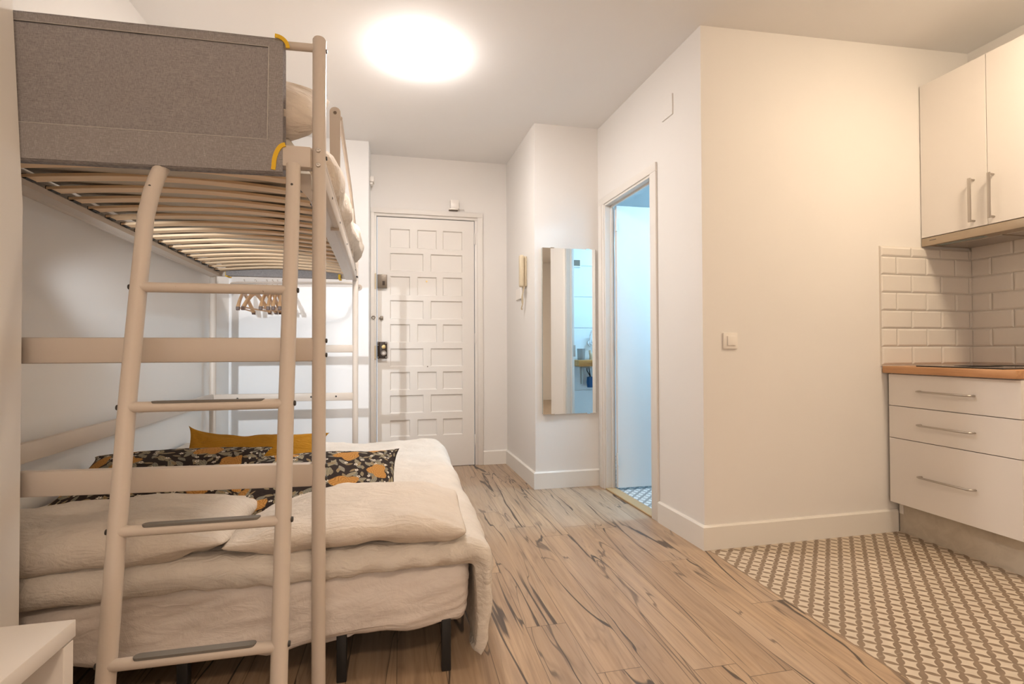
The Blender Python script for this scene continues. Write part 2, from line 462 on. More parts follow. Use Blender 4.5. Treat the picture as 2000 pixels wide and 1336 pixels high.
b = NB(); poly(b, [(XL-.1, YN-.06), (XL, YN-.06), (XL, YF+.1), (XL-.1, YF+.1)], 0, H+.01); struct('wall_left', b, M_wall)
b = NB(); poly(b, [(XL-.1, YB), (XN, YB), (XN, YN-.01), (XN-.006, YN), (XL-.1, YN)], 0, H+.01); bmesh.ops.bisect_plane(b, geom=b.verts[:]+b.edges[:]+b.faces[:], plane_co=(0, 0, 1.35), plane_no=(0, 0, 1))
for v in b.verts:
    if v.co.z > 1.4: v.co.x -= .065
struct('wall_left_near', b, M_wall)
b = NB(); poly(b, [(XL-.1, YF), (-.238, YF), (-.238, 4.45), (XL-.1, 4.45)], 0, H+.01); struct('wall_closet', b, wallmat('wall_paint_cool_white', (.87, .875, .88)))
# entry wall with door opening
YE = 4.33
b = NB()
box(b, .665, .98, YE, 4.45, 0, H+.01); box(b, -.238, .665, YE, 4.45, 2.14, H+.01)
struct('wall_entry', b, M_wall)
b = NB(); poly(b, [(.944, 3.49), (1.52, 3.49), (1.52, 4.45), (.92, 4.45), (.916, 4.33)], 0, H+.01); struct('wall_mirror', b, M_wall)
# bathroom wall (local frame) with its door opening
D0, D1, DT = .475, 1.125, 2.035
b = NB()
box(b, 0, T, 0, D0, 0, H+.012, M=BW); box(b, 0, T, D1, LB+.02, 0, H+.012, M=BW); box(b, 0, T, D0, D1, DT, H+.012, M=BW)
struct('wall_bathroom', b, M_wall)
b = NB(); poly(b, [(Px, Py), (Px+.1, Py+.01), (Px+.1, 2.35), (XK+.1, 2.35), (XK+.1, Py)], 0, HK+.02)
struct('wall_kitchen', b, M_wall)
b = NB(); box(b, XK, XK+.1, YB-.1, 4.5, 0, HK+.05); struct('wall_right', b, M_wall)
b = NB(); box(b, 1.5, 3.3, 4.40, 4.5, 0, 2.5); struct('wall_bathroom_back', b, M_bathtile)
# wall behind the photographer with an assumed window framing the added fill light
b = NB()
box(b, -1.0, -.95, YB-.1, YB, 0, H); box(b, .55, 3.3, YB-.1, YB, 0, HK); box(b, -.95, .55, YB-.1, YB, 0, .8); box(b, -.95, .55, YB-.1, YB, 2.1, H)
struct('wall_back', b, M_wall)
b = NB()
for a_ in ((-.95, -.90, .8, 2.1), (.50, .55, .8, 2.1), (-.225, -.175, .8, 2.1), (-.9, .5, .8, .85), (-.9, .5, 2.05, 2.1)):
    box(b, a_[0], a_[1], YB-.06, YB-.01, a_[2], a_[3], .004)
wf = struct('window_1', b, M_laq)

# bathroom tiling
def tilegrid(bm, x0, x1, z0, z1, tw, th, f, off=0, stagger=False, g=.002, d=.006, bev=.0):
    r = 0; z = z0
    while z < z1-1e-4:
        zt = min(z+th, z1); x = x0-(tw/2 if (stagger and r % 2) else 0)-off
        while x < x1-1e-4:
            a, c = max(x, x0), min(x+tw, x1)
            if c-a > .004:
                t = bmesh.new(); e = bev
                P = [(a+g, z+g), (c-g, z+g), (c-g, zt-g), (a+g, zt-g)]
                Q = [(a+g+e, z+g+e), (c-g-e, z+g+e), (c-g-e, zt-g-e), (a+g+e, zt-g-e)]
                if c-a < 2*e+.01: Q = [(a+g+.002, z+g+e), (c-g-.002, z+g+e), (c-g-.002, zt-g-e), (a+g+.002, zt-g-e)]
                lo = [bm.verts.new(f(p[0], p[1], 0)) for p in P]; mi = [bm.verts.new(f(p[0], p[1], d*.45 if e else d)) for p in P]
                for i in range(4): bm.faces.new((lo[i], lo[(i+1) % 4], mi[(i+1) % 4], mi[i]))
                if e:
                    hi = [bm.verts.new(f(p[0], p[1], d)) for p in Q]
                    for i in range(4): bm.faces.new((mi[i], mi[(i+1) % 4], hi[(i+1) % 4], hi[i]))
                    bm.faces.new(hi)
                else: bm.faces.new(mi)
                t.free()
            x += tw
        z = zt; r += 1
b = NB(); tilegrid(b, 1.6, XK, 0, 2.3, .6, .3, lambda x, z, d: (x, 2.352+d, z), off=.1)
struct('trim_bathroom_tiles', b, M_bathtile)
# kitchen splashback of bevelled metro tiles
b = NB(); box(b, 2.556, XK, 2.2445, 2.2515, .90, 1.555); box(b, XK-.0065, XK+.001, 1.55, 2.2515, .90, 1.60)
go = struct('trim_grout', b, M_grout)
b = NB()
tilegrid(b, 2.556, XK-.006, .907, 1.552, .2052, .0985, lambda x, z, d: (x, 2.2446-d, z), stagger=True, g=.0012, d=.0085, bev=.009)
tilegrid(b, 0, .69, .907, 1.60, .2052, .0985, lambda y, z, d: (XK-.0065-d, 2.2435-y, z), stagger=True, g=.0012, d=.0085, bev=.009)
struct('trim_splashback_tiles', b, M_tile)

# baseboards
def baseb(name, pts, t=.015, h=.12, mt=M_base):
    """pts: wall line, board on the left side of travel"""
    b = NB(); n = len(pts); P = [Vector((x, y)) for x, y in pts]
    offs = []
    for i in range(n):
        ns = []
        for a, c in ((i-1, i), (i, i+1)):
            if 0 <= a and c < n:
                d = (P[c]-P[a]).normalized(); ns.append(Vector((-d.y, d.x)))
        if len(ns) == 2:
            k = (ns[0]+ns[1]); offs.append(k/(1+ns[0].dot(ns[1])))
        else: offs.append(ns[0])
    prof = [(0, 0), (t, 0), (t, h-.008), (t-.008, h), (0, h)]
    rings = [[b.verts.new((P[i].x+offs[i].x*o, P[i].y+offs[i].y*o, z)) for o, z in prof] for i in range(n)]
    for i in range(n-1):
        for k in range(5):
            b.faces.new((rings[i][k], rings[i][(k+1) % 5], rings[i+1][(k+1) % 5], rings[i+1][k]))
    b.faces.new(rings[0]); b.faces.new(rings[-1][::-1])
    return struct(name, b, mt)
q0 = W((0, D0-.062, 0))
baseb('baseboard_kitchen', [(2.648, Py), (Px, Py), (q0[0], q0[1])])
baseb('baseboard_mirror', [(1.43, 3.49), (.944, 3.49), (.916, YE), (.704, YE)])
baseb('baseboard_closet', [(-.238, 4.30), (-.238, YF), (XL, YF), (XL, YN)])
baseb('baseboard_left', [(XN-.0, YN-.01), (XN, YB)])

# ------------------------------------------------------------------ entry door
dr = reg(struct('door_1', box(NB(), -.184, .626, YE+.012, YE+.045, .004, 2.105), M_door), Matrix.Identity(4))
# panelled face: recessed cassettes, rows of three alternating with rows of two
cx = -.184; y0 = YE
rows = []
zt0 = 2.0
from_v = [(447.5, 484.5), (494.5, 529), (539.5, 576), (586, 622), (632, 667.5), (679, 714), (724.5, 759.5), (769.5, 804), (817, 849)]
def zv(v): return 1+(681-v)*.004335-.002
c3 = [(-.081, .083), (.143, .306), (.357, .525)]; c2 = [(-.081, .194), (.254, .525)]
b = NB(); FY = YE-.002; RY = YE+.010
def quad(p): b.faces.new([b.verts.new(q) for q in p])
def rect(xa, xb, za, zb, y=FY): 
    if xb-xa > 1e-4 and zb-za > 1e-4: quad([(xa, y, za), (xb, y, za), (xb, y, zb), (xa, y, zb)])
zc = .004; e = .007
for i, (vt, vb) in enumerate(from_v[::-1]):
    za, zb = zv(vb), zv(vt)
    rect(-.184, .626, zc, za); xs = -.184
    for xa, xb in (c3 if i % 2 == 0 else c2):
        rect(xs, xa, za, zb)
        o_ = [(xa, za), (xb, za), (xb, zb), (xa, zb)]; i_ = [(xa+e, za+e), (xb-e, za+e), (xb-e, zb-e), (xa+e, zb-e)]
        for k in range(4):
            k2 = (k+1) % 4
            quad([(o_[k][0], FY, o_[k][1]), (o_[k2][0], FY, o_[k2][1]), (i_[k2][0], RY, i_[k2][1]), (i_[k][0], RY, i_[k][1])])
        rect(xa+e, xb-e, za+e, zb-e, RY); xs = xb
    rect(xs, .626, za, zb); zc = zb
rect(-.184, .626, zc, 2.105)
for p in ([(-.184, .004), (.626, .004)], [(.626, .004), (.626, 2.105)], [(.626, 2.105), (-.184, 2.105)], [(-.184, 2.105), (-.184, .004)]):
    quad([(p[0][0], FY, p[0][1]), (p[1][0], FY, p[1][1]), (p[1][0], YE+.02, p[1][1]), (p[0][0], YE+.02, p[0][1])])
bmesh.ops.remove_doubles(b, verts=b.verts, dist=1e-5)
obj('cassette_panel', b, M_door, dr)
b = NB(); box(b, -.184, -.104, YE-.032, YE-.002, 1.507, 1.620, .004); lk = obj('upper_lock', b, M_lockgrey, dr, smooth=True)
b = NB(); box(b, -.142, -.122, YE-.036, YE-.032, 1.530, 1.565, .001); sub('lock_lever', b, M_lockdark, lk)
b = NB(); box(b, -.184, -.104, YE-.036, YE-.002, .925, 1.062, .004); lk = obj('lower_lock', b, M_lockdark, dr, smooth=True)
b = NB(); lathe(b, [(0, 0), (.017, 0), (.016, -.010), (.006, -.013), (.005, -.006), (0, -.006)], (-.131, YE-.036, 1.020), 'y'); sub('lock_cylinder', b, M_brass, lk, smooth=True)
b = NB(); lathe(b, [(0, 0), (.022, 0), (.022, -.008), (.014, -.014), (.012, -.008), (.007, -.008), (.006, -.016), (0, -.016)], (-.131, YE-.036, .968), 'y'); sub('lock_knob', b, M_steel, lk, smooth=True)
b = NB()
for dx, dz in ((-.176, .935), (-.112, .935), (-.176, 1.052), (-.112, 1.052), (-.176, 1.035)): lathe(b, [(0, 0), (.005, 0), (.004, -.003), (0, -.004)], (dx, YE-.036, dz), 'y', 10)
sub('rivet', b, M_steel, lk, split=True)
b = NB(); box(b, -.160, -.137, YE-.016, YE-.002, 1.242, 1.277, .003); lathe(b, [(0, 0), (.009, 0), (.008, -.012), (0, -.014)], (-.149, YE-.016, 1.26), 'y', 14); box(b, -.172, -.16, YE-.012, YE-.006, 1.256, 1.264)
obj('door_bolt', b, M_lockgrey, dr, smooth=True)
b = NB(); lathe(b, [(0, 0), (.008, 0), (.007, -.004), (0, -.004)], (.222, RY, 1.576), 'y', 14); obj('peephole', b, M_brass, dr)
b = NB(); lathe(b, [(0, 0), (.005, 0), (.004, -.003), (0, -.003)], (.228, FY, .853), 'y', 14); obj('screw_cap', b, M_lockgrey, dr)
for z in (1.95, 1.09, .22):
    b = NB(); lathe(b, [(0, -.045), (.006, -.045), (.007, -.04), (.007, .04), (.006, .045), (0, .045)], (.634, YE-.008, z), 'z', 12); obj('hinge', b, M_door, dr, smooth=True)
# casing: stepped frame
b = NB()
box(b, -.2375, -.19, YE-.012, YE+.05, 0, 2.1125, .003); box(b, .632, .660, YE-.006, YE+.05, 0, 2.1125, .003); box(b, .655, .703, YE-.020, YE+.02, 0, 2.1355, .004)
box(b, -.237, .668, YE-.006, YE+.05, 2.112, 2.145, .003); box(b, -.237, .703, YE-.020, YE+.02, 2.135, 2.178, .004)
box(b, -.237, -.207, YE-.026, YE, 0, 2.1345, .004)
tr = struct('trim_entry_casing', b, M_door, smooth=True)
b = NB(); box(b, -.204, -.190, YE-.018, YE-.010, 1.50, 1.63, .001); box(b, -.212, -.190, YE-.020, YE-.010, .92, 1.03, .002); obj('strike_plate', b, M_cream, tr, split=True)
b = NB(); tube(b, [(-.214+.013*math.cos(a), YE-.034, 1.262+.012*math.sin(a)) for a in [2*PI*k/16 for k in range(17)]], .0032, 8, cap=False); obj('bolt_eye', b, M_lockgrey, tr, smooth=True)

# ------------------------------------------------------------------ bathroom door, casing and threshold
b = NB()
cw = .060
box(b, -.014, .0, D0-cw, D0+.008, .0, DT-.002, .003, M=BW)
box(b, -.014, .0, D1-.006, D1+.085, .0, DT-.002, .003, M=BW); box(b, -.020, -.013, D1+.022, D1+.075, 0, DT-.002, .003, M=BW)
box(b, -.014, .0, D0-cw, D1+.085, DT-.002, DT+.05, .003, M=BW)
box(b, -.006, T+.006, D0-.002, D0+.016, 0, DT, .002, M=BW); box(b, -.006, T+.006, D1-.016, D1+.002, 0, DT, .002, M=BW); box(b, -.006, T+.006, D0, D1, DT-.016, DT+.002, .002, M=BW)
box(b, .035, .05, D0+.014, D0+.028, 0, DT-.01, .002, M=BW); box(b, .035, .05, D1-.028, D1-.014, 0, DT-.01, .002, M=BW); box(b, .035, .05, D0, D1, DT-.028, DT-.014, .002, M=BW)
tr = struct('trim_bathroom_casing', b, M_door, smooth=True)
b = NB(); box(b, .052, .076, D0+.014, D0+.018, .93, 1.03, .001, M=BW); obj('strike_plate', b, M_steel, tr)
b = NB(); box(b, -.012, T+.004, D0+.01, D1-.01, 0.0, .012, .004, M=BW); struct('trim_threshold', b, M_sill)
# leaf, opened at a right angle into the bathroom
lx0, ly = T+.004, D1-.060
HM = BW @ Matrix.Translation((T+.004, D1-.03, 0)) @ Matrix.Rotation(math.radians(-3.0), 4, 'Z') @ Matrix.Translation((-(T+.004), -(D1-.03), 0))
b = NB(); box(b, lx0, lx0+.63, ly, ly+.034, .018, 2.012, .002, M=HM)
d2 = struct('door_2', b, wallmat('bath_door_paint', (.80, .80, .79), .4, .05))
for z in (1.87, 1.02, .22):
    b = NB(); c_ = HM @ Vector((lx0-.004, ly-.004, z)); lathe(b, [(0, -.04), (.006, -.04), (.006, .04), (0, .04)], c_, 'z', 10); box(b, lx0-.002, lx0+.0005, ly+.001, ly+.03, z-.04, z+.04, M=HM); obj('hinge', b, M_door, d2)
b = NB(); c_ = HM @ Vector((lx0+.58, ly-.02, 1.02)); tube(b, [HM @ Vector((lx0+.58, ly, 1.02)), HM @ Vector((lx0+.58, ly-.045, 1.02)), HM @ Vector((lx0+.47, ly-.045, 1.02))], .009, 12); obj('door_handle', b, M_chrome, d2, smooth=True)

# ------------------------------------------------------------------ small wall fittings
b = NB(); box(b, -.008, .001, .245, .352, 2.288, 2.402, .001, M=BW)
tag(obj('junction_box_cover', b, M_wall), 'square painted cover plate high on the bathroom wall above the doorway', 'cover plate')
t = thing('light_switch', 'square white light switch on the wall between hallway and kitchen', 'light switch', (1.625, Py, 1.037))
b = NB(); box(b, 1.5855, 1.6665, Py-.010, Py, .996, 1.077, .003); obj('switch_plate', b, M_plastic, t, smooth=True)
b = NB(); box(b, 1.606, 1.652, Py-.015, Py-.009, 1.013, 1.061, .002, M=Matrix.Translation((0, 0, 0))); obj('rocker', b, M_plastic, t, smooth=True)
t = thing('intercom', 'cream intercom handset hanging on the wall beside the entry door', 'intercom', (.925, 3.72, 1.56))
WX = .944-(3.72-3.49)*.0333
b = NB(); box(b, WX-.028, WX-.0005, 3.685, 3.765, 1.470, 1.700, .006); obj('intercom_base', b, M_cream, t, smooth=True)
b = NB(); box(b, WX-.060, WX-.028, 3.662, 3.712, 1.465, 1.705, .010, 3); obj('handset', b, M_cream, t, smooth=True)
b = NB(); tube(b, [(WX-.03+.012*math.sin(k*.9)*.3, 3.70+.05*math.sin(k/30*PI)-.03*k/30, 1.47-.17*math.sin(k/30*PI)) for k in range(31)], .0045, 8); obj('cord', b, M_cream, t, smooth=True)
b = NB(); box(b, .919, .932, 3.83, 3.99, 1.392, 1.478, .004)
tag(obj('wall_socket', b, M_plastic), 'flat white plastic box on the wall left of the intercom', 'wall box')
t = thing('door_bell', 'small white box with metal contact above the entry door casing', 'door sensor', (.45, YE, 2.2))
b = NB(); box(b, .42, .492, YE-.045, YE-.0005, 2.196, 2.272, .004); obj('sensor_box', b, M_plastic, t, smooth=True)
b = NB(); box(b, .408, .485, YE-.05, YE-.002, 2.186, 2.196, .001); tube(b, [(.485, YE-.02, 2.192), (.54, YE-.02, 2.196)], .002, 6); obj('contact_plate', b, M_steel, t)
b = NB(); box(b, -.2378, -.205, 4.20, 4.28, 2.355, 2.40, .005); box(b, -.2378, -.215, 4.21, 4.27, 2.335, 2.355, .004)
tag(obj('door_chime', b, M_plastic, smooth=True), 'small white chime box high in the corner left of the entry door', 'chime')
# mirror
t = thing('wall_mirror', 'tall frameless rectangular mirror on the wall between intercom and bathroom door', 'mirror', (1.2, 3.49, .53))
MM = Matrix.Translation((1.2, 3.476, 0)) @ Matrix.Rotation(R(1.0), 4, 'Z') @ Matrix.Translation((-1.2, -3.476, 0))
b = NB(); box(b, .995, 1.404, 3.474, 3.478, .530, 1.726, .0006, 1, M=MM); obj('mirror_glass', b, M_mirror, t)
b = NB(); box(b, .996, 1.403, 3.481, 3.4895, .532, 1.724); obj('mirror_backing', b, M_glass, t)
for x, z in ((1.07, .530), (1.34, .530), (1.07, 1.726), (1.34, 1.726)):
    b = NB(); box(b, x-.014, x+.014, 3.470, 3.489, z-.004, z+.004, .001); obj('mirror_clip', b, M_chrome, t)

# ------------------------------------------------------------------ ceiling lamps
def dome(name, label, x, y, z, R_, mt, depth=.07):
    t = thing(name, label, 'ceiling lamp', (x, y, z))
    b = NB(); lathe(b, [(0, 0), (R_*.86, 0), (R_*.86, -.018), (R_*.80, -.022), (0, -.022)], (x, y, z), 'z', 48); obj('lamp_base', b, M_plastic, t, smooth=True)
    prof = [(R_*.90, -.014)]
    for k in range(0, 13):
        a = PI/2*k/12; prof.append((R_*math.cos(a)**.8 if k < 12 else 0, -.018-(depth-.018)*math.sin(a)))
    b = NB(); lathe(b, prof, (x, y, z), 'z', 48); obj('lamp_shade', b, mt, t, smooth=True)
    return t
dome('ceiling_lamp', 'round opal glass dome lamp glowing on the ceiling over the hallway', .108, 2.79, H, .135, emis('lamp_entry', COL_ENTRY, LAMP_ENTRY), .070)
dome('ceiling_lamp', 'round dome lamp on the kitchen ceiling in front of the cabinets', 2.39, 1.15, H+(HK-H)*(2.39-Px)/(3.3-Px)-.002, .15, emis('lamp_kitchen', COL_KITCHEN, LAMP_KITCHEN))
dome('ceiling_lamp', 'unseen dome lamp added on the living area ceiling as warm front fill', .3, -.9, H, .17, emis('fill_living', COL_FILL, FILL_LIVING))  # out-of-view lamp added as warm fill for the near fronts
dome('ceiling_lamp', 'cool white dome lamp on the bathroom ceiling', 2.50, 2.86, 2.3, .13, emis('lamp_bath', COL_BATH, LAMP_BATH))

# ================================================================== BUNK BED
def RR(s): return Vector((-.222-.073*s, 1.5+2.06*s, 0))
def LL(s): return Vector((-1.11-.057*s, 1.5+2.06*s, 0))
def BX(s, t, z): p = RR(s).lerp(LL(s), t); p.z = z; return p
BM = Matrix.Translation((-.222, 1.5, 0)) @ Matrix.Rotation(math.atan2(.073, 2.06), 4, 'Z')
bunk = thing('bunk_bed', 'tall off-white metal bunk bed with birch slats and grey fabric end guards', 'bunk bed', (-.7, 2.5, 0))
def post(p, z1, r):
    b = NB(); x, y = p.x, p.y
    lathe(b, [(0, 0), (r, 0), (r, z1-.008), (r*.8, z1-.002), (0, z1)], (x, y, 0), 'z', 24)
    return obj('post', b, M_paint, bunk, smooth=True)
pr_ = post(RR(0), 1.882, .0185); post(LL(0), 1.882, .0185); post(RR(1), 1.772, .0190); post(LL(1), 1.772, .0190)
b = NB()
for z in (1.555, 1.514): screw(b, (-.222, 1.4818, z), 'y', .0065, .0035)
sub('screw', b, M_steel, pr_, smooth=True, split=True)
b = NB()
for z in (1.025, .985, .675, .64): lathe(b, [(0, 0), (.007, 0), (.006, .004), (0, .005)], (-.204, 1.5, z), 'x', 14)
for z in (1.845, 1.54): lathe(b, [(0, 0), (.006, 0), (.005, .003), (0, .003)], (-.2038, 1.5, z), 'x', 12)
sub('screw_cap', b, M_dark, pr_, split=True)
def bar(p, q, hz, ty, name='rail', bev=.006, mt=None, par=None, mk=True):
    """rectangular bar between two points: hz tall, ty thick"""
    p, q = Vector(p), Vector(q); d = q-p; L_ = d.length; b = NB()
    box(b, 0, L_, -ty/2, ty/2, -hz/2, hz/2, bev)
    a = d.normalized(); zc = Vector((0, 0, 1)); yv = zc.cross(a).normalized(); zv_ = a.cross(yv)
    M = Matrix((a, yv, zv_)).transposed().to_4x4(); M.translation = p; b.transform(M)
    if not mk: return b
    return obj(name, b, mt or M_paint, par or bunk, smooth=True)
bar(BX(0, .015, 1.000), BX(0, 1, 1.000), .066, .026, 'end_rail')
lr_ = bar(BX(0, .015, .6525), BX(0, .99, .6705), .064, .026, 'end_rail')
bar(BX(1, .01, 1.005), BX(1, .99, 1.005), .050, .024, 'end_rail'); fr = bar(BX(1, .01, .683), BX(1, .99, .690), .052, .024, 'end_rail')
b = NB()
for t_ in (.14, .32, .83): lathe(b, [(0, 0), (.006, 0), (.006, -.001), (0, -.001)], BX(1, t_, .687)+Vector((0, -.012, 0)), 'y', 12)
sub('screw_hole', b, M_dark, fr, split=True)
# upper end frames: box rail below, round bar above
for s, z0, z1 in ((0, 1.532, 1.851), (1, 1.500, 1.752)):
    bar(BX(s, .018, z0), BX(s, .982, z0-.003), .058 if s == 0 else .05, .032, 'end_rail', .008)
    b = NB(); tube(b, [BX(s, .01, z1), BX(s, .99, z1-(.024 if s == 0 else 0))], .0112, 16); obj('guard_bar', b, M_paint, bunk, smooth=True)
# side rails with inner ledges carrying the slats
for side in (0, 1):
    b = NB(); t0 = .02 if side == 0 else .98; dx = -1 if side == 0 else 1
    p, q = BX(0, 0, 1.503), BX(1, 0, 1.490)
    if side: p, q = BX(0, 1, 1.506), BX(1, 1, 1.492)
    bb = bar(p+Vector((0, .02, 0)), q-Vector((0, .02, 0)), .060, .024, bev=.006, mk=False); merge(b, bb)
    tube(b, [p+Vector((0, .02, .034)), q+Vector((0, -.02, .034))], .014, 14)
    pl = bar(p+Vector((dx*.030, .10, -.026)), q+Vector((dx*.030, -.06, -.026)), .004, .050, bev=0, mk=False); merge(b, pl)
    pl = bar(p+Vector((dx*.052, .10, -.018)), q+Vector((dx*.052, -.06, -.018)), .020, .004, bev=0, mk=False); merge(b, pl)
    o = obj('side_rail', b, M_paint, bunk, smooth=True)
    if side == 0:
        b = NB()
        for y in (1.75, 2.08, 2.5, 3.3): lathe(b, [(0, 0), (.005, 0), (.004, .002), (0, .003)], (p.x-.073*(y-1.5)/2.06+.012, y, 1.50), 'x', 10)
        for y in (1.58, 3.42): box(b, p.x-.075, p.x-.045, y-.018, y+.018, 1.468, 1.476)
        sub('screw_cap', b, M_dark, o, split=True)
bar(BX(0, 1.0, .688)+Vector((.0, .02, 0)), BX(1, 1.0, .688)+Vector((0, -.02, 0)), .062, .022, 'side_rail')
# corner brackets under the rails
b = NB(); slab(b, [(-.25, 1.53, 1.503), (-.32, 1.53, 1.503), (-.25, 1.56, 1.43)], (0, .004, 0)); obj('corner_bracket', b, M_paint, bunk)
# guard on the open long side
b = NB(); t = bmesh.new()
lathe(t, [(0, 0), (.0205, 0), (.0205, .010), (0, .010)], (0, 0, 0), 'y', 24); t.transform(Matrix.Translation((-.246, 2.05, 1.922))); merge(b, t)
slab(b, [(-.2665, 2.0505, 1.922), (-.2255, 2.0505, 1.922), (-.230, 2.0505, 1.46), (-.262, 2.0505, 1.46)], (0, .010, 0))
gp = obj('guard_post', b, M_paint, bunk)
b = NB(); screw(b, (-.246, 2.05, 1.920), 'y', .0065, .003); box(b, -.249, -.245, 2.049, 2.0502, 1.69, 1.73); sub('screw', b, M_lockgrey, gp, split=True)
b = NB(); lathe(b, [(0, 0), (.006, 0), (.005, -.003), (0, -.003)], (-.252, 2.05, 1.535), 'y', 12); sub('screw_cap', b, M_dark, gp)
b = NB(); tube(b, [(-.228, 2.06, 1.905), (-.250, 2.7, 1.838), (-.288, 3.545, 1.758)], .0085, 12); obj('guard_bar', b, M_paint, bunk, smooth=True)
b = NB(); tube(b, [(-.262, 2.95, 1.79), (-.262, 2.95, 1.52)], .007, 10); obj('guard_bar', b, M_paint, bunk, smooth=True)
# fabric guards wrapped round the end frames
def guard(s, x_a, x_b, zt, zb, notch=True):
    P0 = BX(s, 0, 0); nx, nz = 64, 34; b = NB(); g = []
    L0, R0 = x_a, x_b
    sgn = -1 if s == 0 else 1
    for layer in (0, 1):
        gg = []
        for j in range(nz+1):
            row = []
            for i in range(nx+1):
                u, v = i/nx, j/nz
                x = L0+(R0-L0)*u
                zlo = zb(x); zhi = zt(x)
                z = zlo+(zhi-zlo)*v
                # bulge round the bar and rail, hollow between
                rim = max(0, 1-v*9)*.019+max(0, 1-(1-v)*9)*.012
                hol = math.sin(PI*v)*.004
                y = P0.y+ (sgn*(.0135+.006-rim*.0-hol) if layer == 0 else -sgn*(.0135))
                y += (x-P0.x)*math.tan(math.atan2(.073, 2.06))*1.0
                if v > .93 or v < .05: y = P0.y+(y-P0.y)*(.75 if v > .93 else .97)
                y += sgn*.0016*fn((x*5, z*6, s*7+layer))
                # cut corners at the lower right and upper right
                row.append(b.verts.new((x, y, z)))
            gg.append(row)
        for j in range(nz):
            for i in range(nx):
                b.faces.new((gg[j][i], gg[j][i+1], gg[j+1][i+1], gg[j+1][i]))
        g.append(gg)
    A, B = g
    for i in range(nx):
        b.faces.new((A[nz][i], A[nz][i+1], B[nz][i+1], B[nz][i])); b.faces.new((A[0][i], A[0][i+1], B[0][i+1], B[0][i]))
    return obj('guard_fabric', b, M_grey, bunk, smooth='all')
zt0 = lambda x: 1.857+.030*(x+.31)
gx1 = -.312
def zbot(x): return 1.488 + .008*(x+.31)
gf = guard(0, -1.085, gx1, zt0, lambda x: 1.484+.012*math.exp(-((x-gx1)/.02)**2)*0+.026*(x+.31))
# doubled fabric hem along the edges
def hem(xa, xb, za, zb):
    b = NB(); n = 24
    A = []
    for k in range(n+1):
        x = xa+(xb-xa)*k/n; z0_, z1_ = za(x), zb(x); y = 1.5-.0212+(x+.222)*.0354
        A.append([b.verts.new((x, y, z0_)), b.verts.new((x, y, z1_)), b.verts.new((x, y+.0015, z1_)), b.verts.new((x, y+.0015, z0_))])
    for k in range(n):
        for q in range(4): b.faces.new((A[k][q], A[k][(q+1) % 4], A[k+1][(q+1) % 4], A[k+1][q]))
    b.faces.new(A[0]); b.faces.new(A[-1][::-1])
    return sub('hem', b, M_hem, gf)
hem(-1.083, gx1-.001, lambda x: 1.486+.026*(x+.31), lambda x: 1.572+.0233*(x+.352))
hem(-1.083, gx1-.001, lambda x: 1.826+.0301*(x+.349), lambda x: zt0(x)-.012)
hem(-.350, gx1-.001, lambda x: 1.572+.0233*(x+.352), lambda x: 1.826+.0301*(x+.349))
# seams and yellow webbing
b = NB(); yv = 1.5-.0212
def fy(x): return 1.5-.0202+(x+.222)*.0354
def seam(p0, p1):
    n = 12; P = [Vector(p0).lerp(Vector(p1), k/n) for k in range(n+1)]
    tube(b, [(p.x, fy(p.x)-.0012, p.z) for p in P], .0009, 4)
seam((-1.08, 0, 1.555), (-.352, 0, 1.572)); seam((-.352, 0, 1.572), (-.349, 0, 1.826)); seam((-.349, 0, 1.826), (-1.08, 0, 1.804))
sub('seam', b, M_seam, gf, split=True)
b = NB()
def web(pts, wd=.009):
    n = len(pts); a = []
    for i, p in enumerate(pts):
        p = Vector(p); d = (Vector(pts[min(i+1, n-1)])-Vector(pts[max(i-1, 0)])).normalized(); nn = Vector((-d.z, 0, d.x))
        a.append([b.verts.new(p+nn*s_+Vector((0, y_, 0))) for s_, y_ in ((-wd/2, 0), (wd/2, 0), (wd/2, .004), (-wd/2, .004))])
    for i in range(n-1):
        for k in range(4): b.faces.new((a[i][k], a[i][(k+1) % 4], a[i+1][(k+1) % 4], a[i+1][k]))
    b.faces.new(a[0]); b.faces.new(a[-1][::-1])
web([(-.333+.033*math.sin(k/10*PI/2), fy(-.33)-.004, 1.858-.030*(1-math.cos(k/10*PI/2))) for k in range(11)], .010)
web([(-.306-.029*math.sin(k/12*PI/2)**.8, fy(-.33)-.004, 1.561-.060*(1-math.cos(k/12*PI/2))**.8) for k in range(13)]+[(-.3365, fy(-.33)-.004, 1.490)], .011)
sub('yellow_edging', b, M_yellow, gf, split=True)
# white rail end that shows in front, past the fabric cut-out
b = NB(); box(b, -.330, -.2415, 1.4765, 1.4835, 1.5035, 1.5615, .003); box(b, -.30, -.292, 1.4758, 1.477, 1.507, 1.510)
obj('rail_sleeve', b, M_paint, bunk, smooth=True)
gf2 = guard(1, -1.082, -.390, lambda x: 1.765, lambda x: 1.473)
b = NB()
for x in (-1.078, -.394): box(b, x-.007, x+.007, 3.52, 3.60, 1.468, 1.50)
sub('yellow_edging', b, M_yellow, gf2, split=True)
